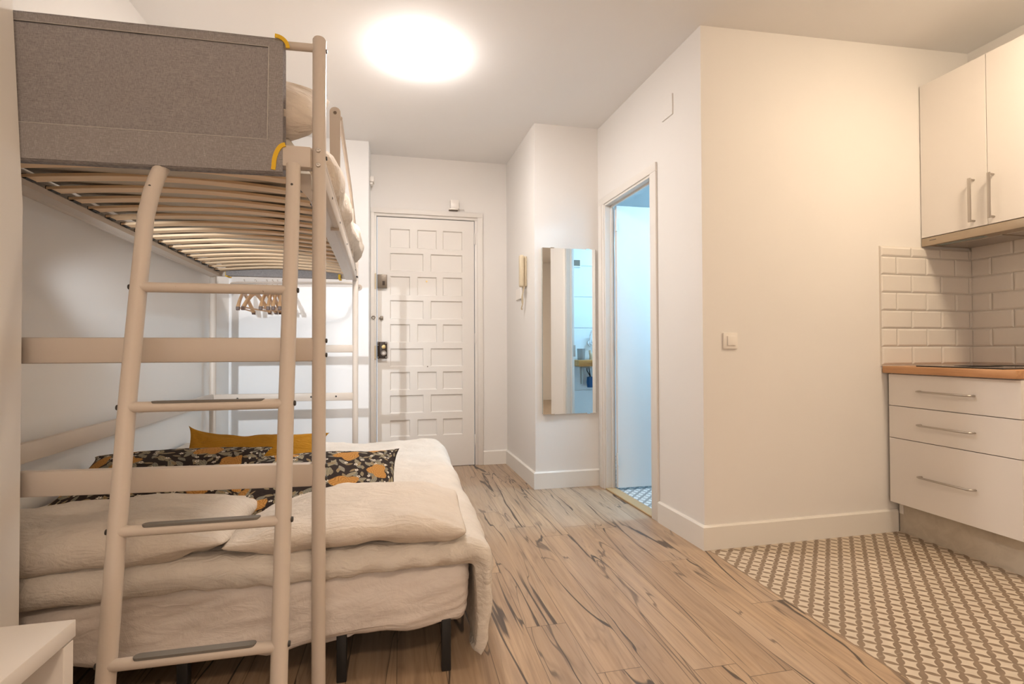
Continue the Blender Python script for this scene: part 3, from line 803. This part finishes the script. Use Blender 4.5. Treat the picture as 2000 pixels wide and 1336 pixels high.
# slats
NS = 17
for k in range(NS):
    y = 1.622+k*(3.448-1.622)/(NS-1); s = (y-1.5)/2.06
    xa, xb = RR(s).x-.052, LL(s).x+.052
    b = NB(); n = 16; wd, th = .047, .009; rings = []
    for i in range(n+1):
        u = i/n; x = xa+(xb-xa)*u; z = 1.500+.024*math.sin(PI*u)+(.001*math.sin(k*5.1)) -.006*s
        rings.append([b.verts.new((x, y+dy, z+dz)) for dy, dz in ((-wd/2, 0), (wd/2, 0), (wd/2, th), (-wd/2, th))])
    for i in range(n):
        for q in range(4): b.faces.new((rings[i][q], rings[i][(q+1) % 4], rings[i+1][(q+1) % 4], rings[i+1][q]))
    b.faces.new(rings[0]); b.faces.new(rings[-1][::-1])
    o = obj('slat', b, M_slat, bunk)
    b = NB(); box(b, xa-.014, xa+.004, y-.022, y+.022, 1.497-.006*s, 1.512-.006*s, .002); box(b, xb-.004, xb+.014, y-.022, y+.022, 1.497-.006*s, 1.512-.006*s, .002)
    sub('slat_holder', b, M_black, o, split=True)

# upper mattress, duvet and pillow
def softbox(x0, x1, y0, y1, z0, z1, r, amp, seed, nx=40, ny=60, fr=5):
    b = NB(); bmesh.ops.create_cube(b, size=2)
    bmesh.ops.subdivide_edges(b, edges=b.edges[:], cuts=22, use_grid_fill=True)
    hx, hy, hz = (x1-x0)/2, (y1-y0)/2, (z1-z0)/2; c = Vector(((x0+x1)/2, (y0+y1)/2, (z0+z1)/2))
    for v in b.verts:
        p = Vector((v.co.x*hx, v.co.y*hy, v.co.z*hz))
        q = Vector((max(-hx+r, min(hx-r, p.x)), max(-hy+r, min(hy-r, p.y)), max(-hz+min(r, hz*.98), min(hz-min(r, hz*.98), p.z))))
        d = p-q
        if d.length > 1e-6: p = q+d.normalized()*min(r, max(d.length, 0)) if d.length > r else p
        nn = d.normalized() if d.length > 1e-6 else Vector((0, 0, 1 if v.co.z > 0 else -1))
        w_ = p+c
        p += nn*amp*(fn((w_.x*fr, w_.y*fr*.8, w_.z*fr+seed), 4))
        v.co = p+c
    return b
b = softbox(-1.095, -.300, 1.545, 3.50, 1.528, 1.625, .03, .004, 3)
tag(obj('mattress', b, M_mattress, smooth='all'), 'thin mattress lying on the birch slats of the bunk', 'mattress')
b = softbox(-1.12, -.232, 1.90, 3.50, 1.560, 1.735, .075, .022, 8, fr=6)
tag(obj('duvet', b, M_bunkduv, smooth='all'), 'pale puffy duvet bulging over the side rail of the upper bunk', 'duvet')

def pillow(wd, dp, h, seed, mt, name, M, pinch=.06, amp=.012, n=2.4, nx=56, ny=40, fr=4, ears=.0, sag=None, uvs=1.0, flange=0, power=.5):
    b = NB(); uvl = b.loops.layers.uv.new('uv')
    top, bot = [], []
    def P(i, j, sgn):
        u = -1+2*i/nx; v = -1+2*j/ny
        uu = math.sin(u*PI/2)*.55+u*.45; vv = math.sin(v*PI/2)*.55+v*.45
        x = wd/2*uu*(1-pinch*(1-vv*vv)+ears*(abs(vv)**6)); y = dp/2*vv*(1-pinch*1.3*(1-uu*uu)+ears*(abs(uu)**6))
        t = max(0, (1-abs(uu)**n)*(1-abs(vv)**n))**power
        edge = min(1, t*3)
        wr = fn((x*fr+seed, y*fr, seed*.7+sgn), 5)*amp*edge
        # radial creases running from the corners
        cr = 0
        for sx in (-1, 1):
            for sy in (-1, 1):
                dx, dy = uu-sx, vv-sy; rr = math.hypot(dx, dy); an = math.atan2(dy, dx)
                cr += math.sin(an*9+seed+sx*2+sy)*math.exp(-((rr-.45)/.3)**2)*.35
        z = sgn*(h/2*t+wr+cr*amp*.6*edge)
        p = Vector((x, y, z))
        p.z += fn((x*2.2+seed, y*2.2, 9.1), 2)*amp*.9
        if sag: p = sag(p, uu, vv)
        return p
    for j in range(ny+1):
        rt_, rb = [], []
        for i in range(nx+1):
            rim = i in (0, nx) or j in (0, ny)
            a = b.verts.new(P(i, j, 1)); rt_.append(a); rb.append(a if rim else b.verts.new(P(i, j, -1)))
        top.append(rt_); bot.append(rb)
    for j in range(ny):
        for i in range(nx):
            for gg, fl in ((top, 0), (bot, 1)):
                q = [(i, j), (i+1, j), (i+1, j+1), (i, j+1)]
                if fl: q = q[::-1]
                try: f = b.faces.new([gg[jj][ii] for ii, jj in q])
                except ValueError: continue
                for l, (ii, jj) in zip(f.loops, q): l[uvl].uv = (ii/nx*wd*uvs+seed*.37+fl*.7, jj/ny*dp*uvs+seed*.21)
    b.transform(M)
    return obj(name, b, mt, smooth='all')
def TM(loc, rx=0, ry=0, rz=0):
    return Matrix.Translation(loc) @ Matrix.Rotation(rz, 4, 'Z') @ Matrix.Rotation(rx, 4, 'X') @ Matrix.Rotation(ry, 4, 'Y')
R = math.radians
tag(pillow(.80, .36, .20, 4.1, M_bunkduv, 'pillow', TM((-.635, 1.66, 1.745), R(35), 0, 0), amp=.015, power=.36, pinch=.02),
    'pillow propped behind the grey end guard of the upper bunk', 'pillow')

# ------------------------------------------------------------------ ladder
lad = thing('ladder', 'off-white metal ladder with four rungs hooked on the end of the bunk bed', 'ladder', (-.43, 1.16, 0))
Lp = [(-.612, 1.492, 1.482), (-.613, 1.480, 1.466), (-.615, 1.463, 1.436), (-.618, 1.448, 1.40), (-.620, 1.425, 1.335), (-.620, 1.400, 1.20), (-.6165, 1.340, .90), (-.610, 1.282, .60), (-.601, 1.222, .30), (-.593, 1.162, .0)]
Rp = [(-.283, 1.462, 1.5015), (-.281, 1.452, 1.45), (-.277, 1.392, 1.16), (-.273, 1.332, .86), (-.268, 1.277, .584), (-.2635, 1.226, .329), (-.258, 1.160, .0)]
b = NB(); tube(b, Lp, .0183, 20); sl = obj('ladder_rail', b, M_paint, lad, smooth=True)
b = NB(); tube(b, Rp, .0183, 20); sr = obj('ladder_rail', b, M_paint, lad, smooth=True)
def atz(P, z):
    for a, c in zip(P, P[1:]):
        if a[2] >= z >= c[2]:
            return Vector(a).lerp(Vector(c), (a[2]-z)/(a[2]-c[2]))
bl, br_ = NB(), NB()
for k, z in enumerate((1.153, .868, .600, .338)):
    a, c = atz(Lp, z), atz(Rp, z); a.y -= .004; c.y -= .004
    b = NB(); tube(b, [a, c], .0125, 16, upv=(0, 0, 1)); rg = obj('rung', b, M_paint, lad, smooth=True)
    if k: 
        gh = .0140 if k > 1 else .0132
        t = bmesh.new(); L_ = (c-a).length; x0, x1 = L_*.15, L_*.86; n = 8; w_ = .0105; pts = []
        for q in range(n+1): an = PI/2+PI*q/n; pts.append((x0+w_+w_*math.cos(an), w_*math.sin(an)))
        for q in range(n+1): an = -PI/2+PI*q/n; pts.append((x1-w_+w_*math.cos(an), w_*math.sin(an)))
        poly(t, [(p[0], p[1]) for p in pts], .0085, gh)
        d = (c-a).normalized(); yv_ = Vector((0, 0, 1)).cross(d).normalized(); M = Matrix((d, yv_, d.cross(yv_))).transposed().to_4x4(); M.translation = a
        t.transform(M); b = NB(); merge(b, t); sub('grip_strip', b, M_grip, rg)
    lathe(bl, [(0, 0), (.007, 0), (.006, -.004), (0, -.005)], (a.x-.0178, a.y+.004, z), 'x', 14)
    lathe(br_, [(0, 0), (.007, 0), (.006, .004), (0, .005)], (c.x+.0178, c.y+.004, z), 'x', 14)
sub('bolt', bl, M_dark, sl, split=True); sub('bolt', br_, M_dark, sr, split=True)
b = NB()
for P, z in ((Lp, 1.415), (Rp, 1.44)): p = atz(P, z); lathe(b, [(0, 0), (.0035, 0), (.003, -.002), (0, -.002)], (p.x, p.y-.0178, z), 'y', 10)
obj('screw_cap', b, M_dark, lad, split=True)

# ------------------------------------------------------------------ lower double bed
bed = thing('double_bed', 'low double bed with a cream fitted sheet on black legs under the bunk', 'bed', (-.47, 2.4, 0))
for x, y in ((.140, 1.60), (-.172, 1.615), (-.60, 1.615), (-1.05, 1.62), (.14, 3.25), (-1.05, 3.25)):
    b = NB(); box(b, x-.0145, x+.0145, y-.0145, y+.0145, 0, .16, .003); obj('leg', b, M_black, bed, smooth=True)
b = NB(); box(b, -1.12, .16, 1.63, 3.30, .125, .16, .004); obj('bed_base', b, M_black, bed)
# mattress in a wrinkled fitted sheet
b = NB(); bmesh.ops.create_cube(b, size=2); bmesh.ops.subdivide_edges(b, edges=b.edges[:], cuts=70, use_grid_fill=True)
x0, x1, y0, y1, z0, z1 = -1.19, .218, 1.575, 3.33, .128, .345
for v in b.verts:
    ux, uy, uz = v.co
    hx, hy, hz = (x1-x0)/2, (y1-y0)/2, (z1-z0)/2; r = .05
    p = Vector((ux*hx, uy*hy, uz*hz)); q = Vector((max(-hx+r, min(hx-r, p.x)), max(-hy+r, min(hy-r, p.y)), max(-hz+r, min(hz-r, p.z))))
    d = p-q
    if d.length > r: p = q+d.normalized()*r
    w_ = p+Vector(((x0+x1)/2, (y0+y1)/2, (z0+z1)/2)); nn = d.normalized() if d.length > 1e-6 else Vector((0, 0, uz))
    # pulled folds across the front face, running down to the left
    fold = fn((w_.x*1.5+w_.z*3.5, w_.z*10-w_.x*3.2, 3.1+w_.y), 3)
    ridge = 1-abs(fn((w_.x*1.2+w_.z*2, w_.z*7-w_.x*2.6, 7.7), 2))*2
    amp = .020 if w_.y < 1.75 else .004
    w_ += nn*(fold*amp+ridge*amp*.8-.006)
    # sheet bottom hem sags a little towards the left
    if uz < -.7: w_.z += -.012*max(0, math.sin((w_.x+.2)*2.2))*0+.010*fn((w_.x*3, 0, 1), 2)
    v.co = w_
obj('mattress', b, M_sheet, bed, smooth='all')
b = NB()
b2 = [(-.32, .150), (-.27, .128), (-.22, .118), (-.15, .128), (-.10, .150)]
slab(b, [(x, 1.615, z) for x, z in b2], (0, .02, 0)); obj('sheet_flap', b, M_sheet, bed)

# duvet laid over the bed, its right side hanging down to the floor
def duvet():
    b = NB()
    xr = .203
    prof = []          # (x, z, nx, nz, s) along the cross-section
    N1, N2, N3 = 70, 12, 34
    for i in range(N1): prof.append((-1.205+(xr+1.205)*i/N1, .338, 0, 1, 0))
    r = .024
    for i in range(N2): a = PI/2*i/N2; prof.append((xr+r*math.sin(a), .338-r*(1-math.cos(a)), math.sin(a), math.cos(a), i/N2*.2))
    for i in range(N3+1): q = i/N3; prof.append((xr+r+.004*math.sin(q*PI), .314-q*.273, 1, 0, .2+.8*q))
    ys = []
    y0, y1 = 1.575, 3.36
    M_ = 96
    grid = []
    nc = 14
    for (x, z, nx_, nz_, s) in prof:
        row = []
        left = max(0, min(1, (-.2-x)/.9))
        th0 = .080+.036*left
        th = .080*(1-s*4)+.056*s*4 if (s < .25 and s > 0) else (th0 if s == 0 else .056)
        near = y0 - .028 - .006*left + .012*fn((x*3, z*3, 5), 2)
        near += s*.02
        # rounded near edge from underside to top
        for k in range(M_//2, 0, -1):
            q = (k/(M_//2)); row.append((near+th/2+(y1-near-th/2)*q**1.5, 0.0))
        for k in range(nc+1):
            a = -PI/2+PI*k/nc
            yy = near+th/2-math.cos(a)*th/2; d = th/2+math.sin(a)*th/2
            row.append((yy, d))
        far_ = y1
        for k in range(1, M_+1):
            q = k/M_; row.append((near+th/2+(far_-near-th/2)*q, th))
        vs = []
        for (yy, d) in row:
            dd = d
            # taper to the far end with rounded corner
            if s > .88: dd = th/2+(dd-th/2)*math.sqrt(max(0, 1-((s-.88)/.12)**2))
            e = max(0, (yy-(far_-.08))/.08); dd *= math.sqrt(max(0, 1-e*e))*.98+.02
            p = Vector((x+nx_*dd, yy, z+nz_*dd))
            if dd > .004:
                big = fn((p.x*3.1, p.y*2.3, p.z*3+11), 3)*.012
                fine = fn((p.x*9+p.z*5, p.y*5, 4.2+p.z*7), 4)*.005
                k_ = 1-abs(fn((p.x*5+p.y*2.2, p.y*4-p.x*1.2, 2.2+p.z*4), 3))*2
                A = (big+fine+max(0, k_-.4)*.006)
                # puckers along the near hem
                if yy < 1.72: A += .0045*math.sin(p.x*62+3*fn((p.x*4, 0, 2), 2))*(1-abs(left))*max(0, (1.72-yy)/.14)
                p += Vector((nx_, 0, nz_))*A
                if s > .2: # hanging folds
                    p.x += (s-.2)*.022*math.sin(p.y*17+1.5+2*fn((p.y*2, 0, 3), 2))
                    p.y += 0
            # cloth narrows at the near corner of the hanging side
            if s > .25:
                k2 = (s-.25)/.75
                nearw = max(0, 1-(yy-1.55)/.30)
                p.y += .012*k2*nearw
                p.x += .004*math.sin(k2*PI)*nearw
            # drop the sagging left front edge
            if yy < 1.68 and s <= .2: p.z -= (.010+.028*left)*(1-s*4.9)*min(1, (1.68-yy)/.13)**1.3 if yy < 1.68 else 0
            # far right corner rounds off
            if s == 0 or s <= .2:
                cx_, cy_ = x1r-.20, far_-.20
                if p.x > cx_ and p.y > cy_:
                    dx, dy = p.x-cx_, p.y-cy_; L_ = math.hypot(dx, dy)
                    if L_ > .20: p.z -= min(.25, (L_-.20)*1.2)
            vs.append(b.verts.new(p))
        grid.append(vs)
    for i in range(len(grid)-1):
        for j in range(len(grid[0])-1):
            b.faces.new((grid[i][j], grid[i+1][j], grid[i+1][j+1], grid[i][j+1]))
    # close the hem
    return b
x1r = .28
b = duvet()
o = obj('duvet', b, M_duvet, smooth='all')
tag(o, 'cream duvet spread over the low double bed and hanging over its right edge', 'duvet')

ZD = .415
def settle(zfloor, soft=.02):
    def f(p, u, v): return p
    return f
tag(pillow(.70, .45, .130, 1.3, M_pillow, 'pillow', TM((-.138, 1.755, .450), R(-1), R(0), R(-2)), amp=.018, power=.44, pinch=.03, ears=-.03),
    'cream pillow at the front right of the low bed, nearest the hallway', 'pillow')
tag(pillow(.78, .46, .140, 7.7, M_pillow, 'pillow', TM((-.860, 1.755, .456), R(0), R(-1.0), R(1)), amp=.019, power=.44, pinch=.03, ears=-.03),
    'cream pillow at the front left of the low bed behind the ladder', 'pillow')
def curl(p, u, v):
    p.z += .018*max(0, u)**3*max(0, v)**3; return p
tag(pillow(.58, .43, .12, 2.2, M_floral, 'cushion', TM((-.300, 2.075, .482), R(17), R(0), R(1)), uvs=1.5, amp=.009, power=.42, pinch=.05, ears=.04, sag=curl),
    'dark floral cushion with orange blooms leaning behind the right pillow', 'cushion')
tag(pillow(.62, .38, .11, 5.4, M_floral, 'cushion', TM((-.850, 2.15, .520), R(17), R(0), R(3)), uvs=1.5, amp=.010, power=.42, pinch=.05, ears=.05),
    'dark floral cushion lying behind the left pillow', 'cushion')
def mus(p, u, v):
    p.z += .03*(-u if u < 0 else 0)**5*max(0, v)**2
    p.y += .022*max(0, -u)**6*max(0, v) - .012*math.exp(-((u+.18)/.12)**2)*max(0, v)**4
    return p
tag(pillow(.60, .30, .10, 3.6, M_mustard, 'cushion', TM((-.655, 2.50, .500), R(42), R(2), R(-3)), amp=.010, power=.40, pinch=.07, ears=.04, sag=mus),
    'plain mustard yellow cushion standing behind the floral cushions', 'cushion')

# ------------------------------------------------------------------ bedside table
t = thing('side_table', 'plain white side table cropped at the lower left corner of the photo', 'table', (-.71, .7, 0))
TX0, TX1, TY0, TY1, TZ = -.890, -.530, .35, .990, .55
b = NB(); box(b, TX0, TX1, TY0, TY1, TZ-.028, TZ, .0015); obj('tabletop', b, M_laq, t, smooth=True)
b = NB(); box(b, TX0+.003, TX1-.002, TY1-.028, TY1-.003, 0, TZ-.032, .001); obj('side_panel', b, M_laq, t)
b = NB(); box(b, TX0+.003, TX1-.002, TY0+.003, TY0+.028, 0, TZ-.032, .001); obj('side_panel', b, M_laq, t)
b = NB(); box(b, TX0+.003, TX0+.02, TY0+.02, TY1-.02, 0, TZ-.034); obj('back_panel', b, M_laq, t)
b = NB(); box(b, TX0+.02, TX1-.03, TY0+.02, TY1-.02, .25, .268, .001); obj('shelf', b, M_laq, t)
b = NB(); box(b, TX0+.01, TX1-.01, TY0+.01, TY1-.01, TZ-.036, TZ-.027); obj('shadow_gap_strip', b, M_laq, t)

# ------------------------------------------------------------------ clothes rail and hangers
b = NB(); pts = []
yr = 3.82; zr = 1.472
pts.append((-1.15, YF, zr-.012)); pts.append((-1.15, yr+.05, zr-.010))
for k in range(1, 8): a = PI/2*k/8; pts.append((-1.15+.05*(1-math.cos(a)), yr+.05-.05*math.sin(a), zr-.010))
pts.append((-1.10, yr, zr-.008)); pts.append((-.36, yr, zr+.008))
for k in range(1, 8): a = PI/2*k/8; pts.append((-.36+.05*math.sin(a), yr+.05*(1-math.cos(a)), zr+.008))
pts.append((-.31, yr+.05, zr+.008)); pts.append((-.31, YF, zr+.008))
tube(b, pts, .009, 12)
t = thing('clothes_rail', 'thin white clothes rail fixed to the wall beyond the bunk bed', 'clothes rail', (-.73, YF, zr))
obj('rail_bar', b, M_paint, t, smooth=True)
for x, z in ((-1.15, zr-.012), (-.31, zr+.008)):
    b = NB(); lathe(b, [(0, 0), (.024, 0), (.022, -.006), (0, -.007)], (x, YF, z), 'y', 20); obj('wall_flange', b, M_paint, t, smooth=True)
def hanger(first):
    t = thing('clothes_hanger', None, None, (0, 0, 0))
    b = NB(); n = 20; rings = []
    for i in range(n+1):
        u = -1+2*i/n; y = u*.215; z = -.078-.125*abs(u)**1.35-.0*u; th = .0060+.0055*abs(u)**2; hh = .013+.005*(1-abs(u))
        rings.append([b.verts.new((sx*th+.014*u*u, y, z+sz*hh)) for sx, sz in ((-1, -1), (1, -1), (1.0, .6), (.5, 1), (-.5, 1), (-1, .6))])
    for i in range(n):
        for q in range(6): b.faces.new((rings[i][q], rings[i][(q+1) % 6], rings[i+1][(q+1) % 6], rings[i+1][q]))
    b.faces.new(rings[0]); b.faces.new(rings[-1][::-1])
    tube(b, [(.012, -.200, -.197), (.012, .200, -.197)], .0055, 8)
    obj('hanger_frame', b, M_hanger, t, smooth=True)
    b = NB()
    for s in (-1, 1): box(b, .003, .025, s*.210-.010, s*.210+.009, -.217, -.192, .003)
    obj('hanger_end', b, M_hangertip, t, split=True)
    b = NB(); pts = [(0, 0, -.066), (0, 0, -.040)]
    for k in range(13): a = -PI/2+1.35*PI*k/12; pts.append((0, .0+.0165*math.cos(a), .0045-.0165+.0165+.0165*math.sin(a)-.008))
    tube(b, pts, .0016, 8); obj('hanger_hook', b, M_steel, t, smooth=True)
    return t
h0 = hanger(True)
hlab = ['first wooden hanger, at the left end of the clothes rail', 'second wooden hanger from the left end of the rail', 'third wooden hanger from the left end of the rail',
        'fourth wooden hanger from the left, right of the gap', 'fifth wooden hanger from the left, tucked close to its neighbour', 'last wooden hanger, rightmost of the six on the rail']
hx = [-1.057, -.985, -.912, -.874, -.842, -.810]; hr = [2, -9, 0, 2, 2, 4]
hs = [h0]
for i in range(5):
    c = h0.copy(); C.objects.link(c)
    for ch in list(h0.children):
        d = ch.copy(); C.objects.link(d); d.parent = c
    hs.append(c)
for i, c in enumerate(hs):
    c.location = (hx[i], yr, zr+.0125+(hx[i]+.73)*.02-.002); c.rotation_euler = (0, 0, R(hr[i]))
    c['label'] = hlab[i]; c['category'] = 'hanger'; c['group'] = 'wooden hangers on the clothes rail'

# ------------------------------------------------------------------ kitchen
KX = 2.588
def handle_bar(b, p, q, out, r=.0068):
    p, q, out = Vector(p), Vector(q), Vector(out); d = (q-p).normalized()
    pts = [p, p+out*.75, p+out+d*.012, q+out-d*.012, q+out*.75, q]
    tube(b, pts, r, 12, flat=.7)
cab = thing('drawer_cabinet', 'white three-drawer kitchen base cabinet under the wooden worktop', 'cabinet', (2.9, 1.94, 0))
b = NB(); box(b, 2.608, 3.19, 1.632, 2.238, .165, .862, .001); obj('cabinet_body', b, M_laq, cab)
for za, zb, zh in ((.690, .857, .775), (.518, .6865, .604), (.170, .5145, .341)):
    b = NB(); box(b, KX, KX+.019, 1.634, 2.232, za, zb, .0012); d = obj('drawer', b, M_laq, cab)
    b = NB(); handle_bar(b, (KX, 2.062, zh), (KX, 1.816, zh), (-.030, 0, 0)); sub('handle', b, M_steel, d, smooth=True)
b = NB(); box(b, 2.654, 2.668, 1.632, 2.236, .0, .163, .001); obj('plinth', b, M_plinth, cab)
b = NB(); box(b, 2.650, 2.6545, 2.212, 2.234, .10, .150, .001); obj('plinth_clip', b, M_plastic, cab)
b = NB(); box(b, 2.560, 3.1915, 1.632, 2.2435, .863, .900, .003)
tag(obj('worktop', b, M_work, smooth=True), 'brown beech-look worktop over the kitchen drawers', 'worktop')
b = NB(); box(b, 2.615, 3.12, 1.715, 2.105, .9003, .906, .002)
t = thing('hob', 'black glass hob lying on the kitchen worktop', 'hob', (2.86, 1.91, .9003)); obj('glass_plate', b, M_hob, t)
b = NB()
for x, r_ in ((2.99, .075), (2.78, .09)): lathe(b, [(r_, 0), (r_, .0004), (r_-.002, .0004), (r_-.002, 0)], (x, 1.93, .9060), 'z', 40)
obj('cooking_zone_ring', b, M_grip, t, split=True)
wc = thing('wall_cabinet', 'white two-door wall cabinet above the cooker hood', 'cabinet', (3.02, 1.92, 1.606))
b = NB(); box(b, 2.862, 3.199, 1.590, 2.249, 1.6065, 2.455, .001); obj('cabinet_body', b, M_laq, wc)
for ya, yb, yh in ((1.9215, 2.246, 1.980), (1.592, 1.9185, 1.893)):
    b = NB(); box(b, 2.843, 2.861, ya, yb, 1.608, 2.460, .0012); d = obj('door', b, M_laq, wc)
    b = NB(); 
    tube(b, [(2.843, yh, 1.640), (2.812, yh, 1.640)], .0055, 10); tube(b, [(2.843, yh, 1.848), (2.812, yh, 1.848)], .0055, 10)
    box(b, 2.808, 2.815, yh-.007, yh+.007, 1.632, 1.856, .0015); sub('handle', b, M_steel, d, smooth=True)
hd = thing('extractor_hood', 'slim pull-out cooker hood with steel front under the wall cabinet', 'cooker hood', (3.0, 1.92, 1.56))
b = NB(); box(b, 2.866, 3.185, 1.592, 2.243, 1.566, 1.6055, .002); obj('hood_body', b, M_hood, hd)
b = NB(); box(b, 2.843, 2.866, 1.592, 2.247, 1.5605, 1.6050, .003); fr_ = obj('hood_front', b, M_hood, hd, smooth=True)
b = NB(); box(b, 2.8423, 2.8432, 2.168, 2.203, 1.586, 1.590); sub('hood_badge', b, M_grip, fr_)
b = NB()
for y0_ in (1.62, 1.93): box(b, 2.95, 3.16, y0_, y0_+.29, 1.562, 1.567, .001)
obj('grease_filter', b, M_steel, hd, split=True)
b = NB(); box(b, 2.885, 2.93, 1.98, 2.20, 1.563, 1.567, .001); obj('hood_light_cover', b, M_glass, hd)

# ------------------------------------------------------------------ bathroom fittings seen in the mirror
YV = 2.359
v_ = thing('vanity_shelf', 'thick rustic wooden shelf carrying the basin in the bathroom', 'shelf', (2.1, YV, .83))
b = NB(); box(b, 1.60, 2.6, YV, YV+.30, .838, .895, .006); obj('shelf_board', b, M_vanity, v_, smooth=True)
b = NB()
for x in (1.75, 2.45): box(b, x-.01, x+.01, YV, YV+.22, .818, .838); box(b, x-.01, x+.01, YV, YV+.02, .66, .838)
obj('shelf_bracket', b, M_steel, v_, split=True)
b = NB(); lathe(b, [(0, 0), (.034, 0), (.038, .105), (.035, .105), (.032, .01), (0, .01)], (1.675, YV+.17, .895), 'z', 28)
tag(obj('tumbler', b, M_cup, smooth=True), 'grey tumbler standing on the wooden bathroom shelf', 'cup')
b = NB(); lathe(b, [(0, 0), (.10, 0), (.17, .10), (.19, .13), (.175, .13), (.155, .10), (.09, .02), (0, .015)], (2.10, YV+.155, .8955), 'z', 40)
tag(obj('basin', b, M_laq, smooth=True), 'white bowl basin on the wooden bathroom shelf', 'basin')
t = thing('tap', 'chrome swan-neck tap on the bathroom wall above the shelf', 'tap', (1.84, YV, 1.13))
b = NB(); pts = [(1.83, YV+.02, 1.06), (1.832, YV+.02, 1.13)]
for k in range(11): a = PI-PI*k/10; pts.append((1.905+.073*math.cos(a), YV+.03+.06*k/10, 1.135+.073*math.sin(a)))
tube(b, pts, .009, 12); obj('spout', b, M_chrome, t, smooth=True)
b = NB(); lathe(b, [(0, 0), (.026, 0), (.024, .02), (0, .024)], (1.83, YV, 1.055), 'y', 24); box(b, 1.822, 1.838, YV+.01, YV+.03, 1.04, 1.075, .003); obj('tap_body', b, M_chrome, t, smooth=True)
b = NB(); tube(b, [(1.80, YV+.12, .895), (1.80, YV+.12, .93), (1.785, YV+.12, .965)], [.022, .020, .012], 16); lathe(b, [(0, 0), (.011, 0), (.010, .018), (0, .02)], (1.783, YV+.12, .966), 'z', 14)
tag(obj('soap_bottle', b, M_cream, smooth=True), 'small cream bottle beside the basin on the bathroom shelf', 'bottle')
t = thing('hair_dryer', 'blue hair dryer with a black cord hanging under the bathroom shelf', 'hair dryer', (1.81, YV+.06, .66))
b = NB(); lathe(b, [(0, -.05), (.028, -.05), (.034, .0), (.030, .05), (0, .055)], (1.81, YV+.06, .68), 'z', 20); obj('dryer_body', b, M_blue, t, smooth=True)
b = NB(); tube(b, [(1.78, YV+.06, .838), (1.775, YV+.07, .79), (1.80, YV+.07, .75), (1.812, YV+.06, .73)], .005, 8); tube(b, [(1.80, YV+.05, .838), (1.805, YV+.06, .78), (1.815, YV+.06, .73)], .005, 8); obj('cord', b, M_black, t, smooth=True, split=True)
t = thing('wall_vent', 'small square ventilation grille high on the tiled bathroom wall', 'vent', (1.70, YV, 1.82))
b = NB(); box(b, 1.660, 1.745, YV, YV+.010, 1.785, 1.865, .002); obj('vent_frame', b, M_plastic, t)
b = NB(); box(b, 1.672, 1.733, YV+.009, YV+.0115, 1.797, 1.853); obj('vent_grille', b, M_lockgrey, t)

# ------------------------------------------------------------------ clip-on reading lamp at the head of the lower bed
lp = Vector((-1.100, 1.585, 1.36)); aim = (Vector((-.66, 4.07, .92))-lp).normalized()
t = thing('reading_lamp', 'small white clip-on spotlight under the head end of the bunk', 'reading lamp', (-1.10, 1.52, 1.40))
b = NB(); box(b, -1.115, -1.08, 1.520, 1.546, 1.39, 1.43, .004); obj('clamp', b, M_plastic, t, smooth=True)
b = NB(); tube(b, [(-1.09, 1.54, 1.41), (-1.095, 1.555, 1.425), (-1.10, 1.565, 1.40), tuple(lp-aim*.04)], .004, 8); obj('lamp_arm', b, M_plastic, t, smooth=True)
Q = aim.to_track_quat('Z', 'Y').to_matrix().to_4x4(); Q.translation = lp
b = NB(); lathe(b, [(.0, -.05), (.018, -.05), (.022, -.03), (.040, .035), (.038, .035), (.020, -.028), (0, -.03)], (0, 0, 0), 'z', 28); b.transform(Q); obj('lamp_shade', b, M_plastic, t, smooth=True)
l = bpy.data.lights.new('reading_lamp_bulb', 'SPOT'); l.energy = READING; l.color = (.88, .94, 1); l.spot_size = R(52); l.spot_blend = 1.0; l.shadow_soft_size = .02
lo = bpy.data.objects.new('reading_lamp_bulb', l); C.objects.link(lo); lo.location = lp+aim*.036; lo.rotation_euler = (-aim).to_track_quat('Z', 'Y').to_euler()
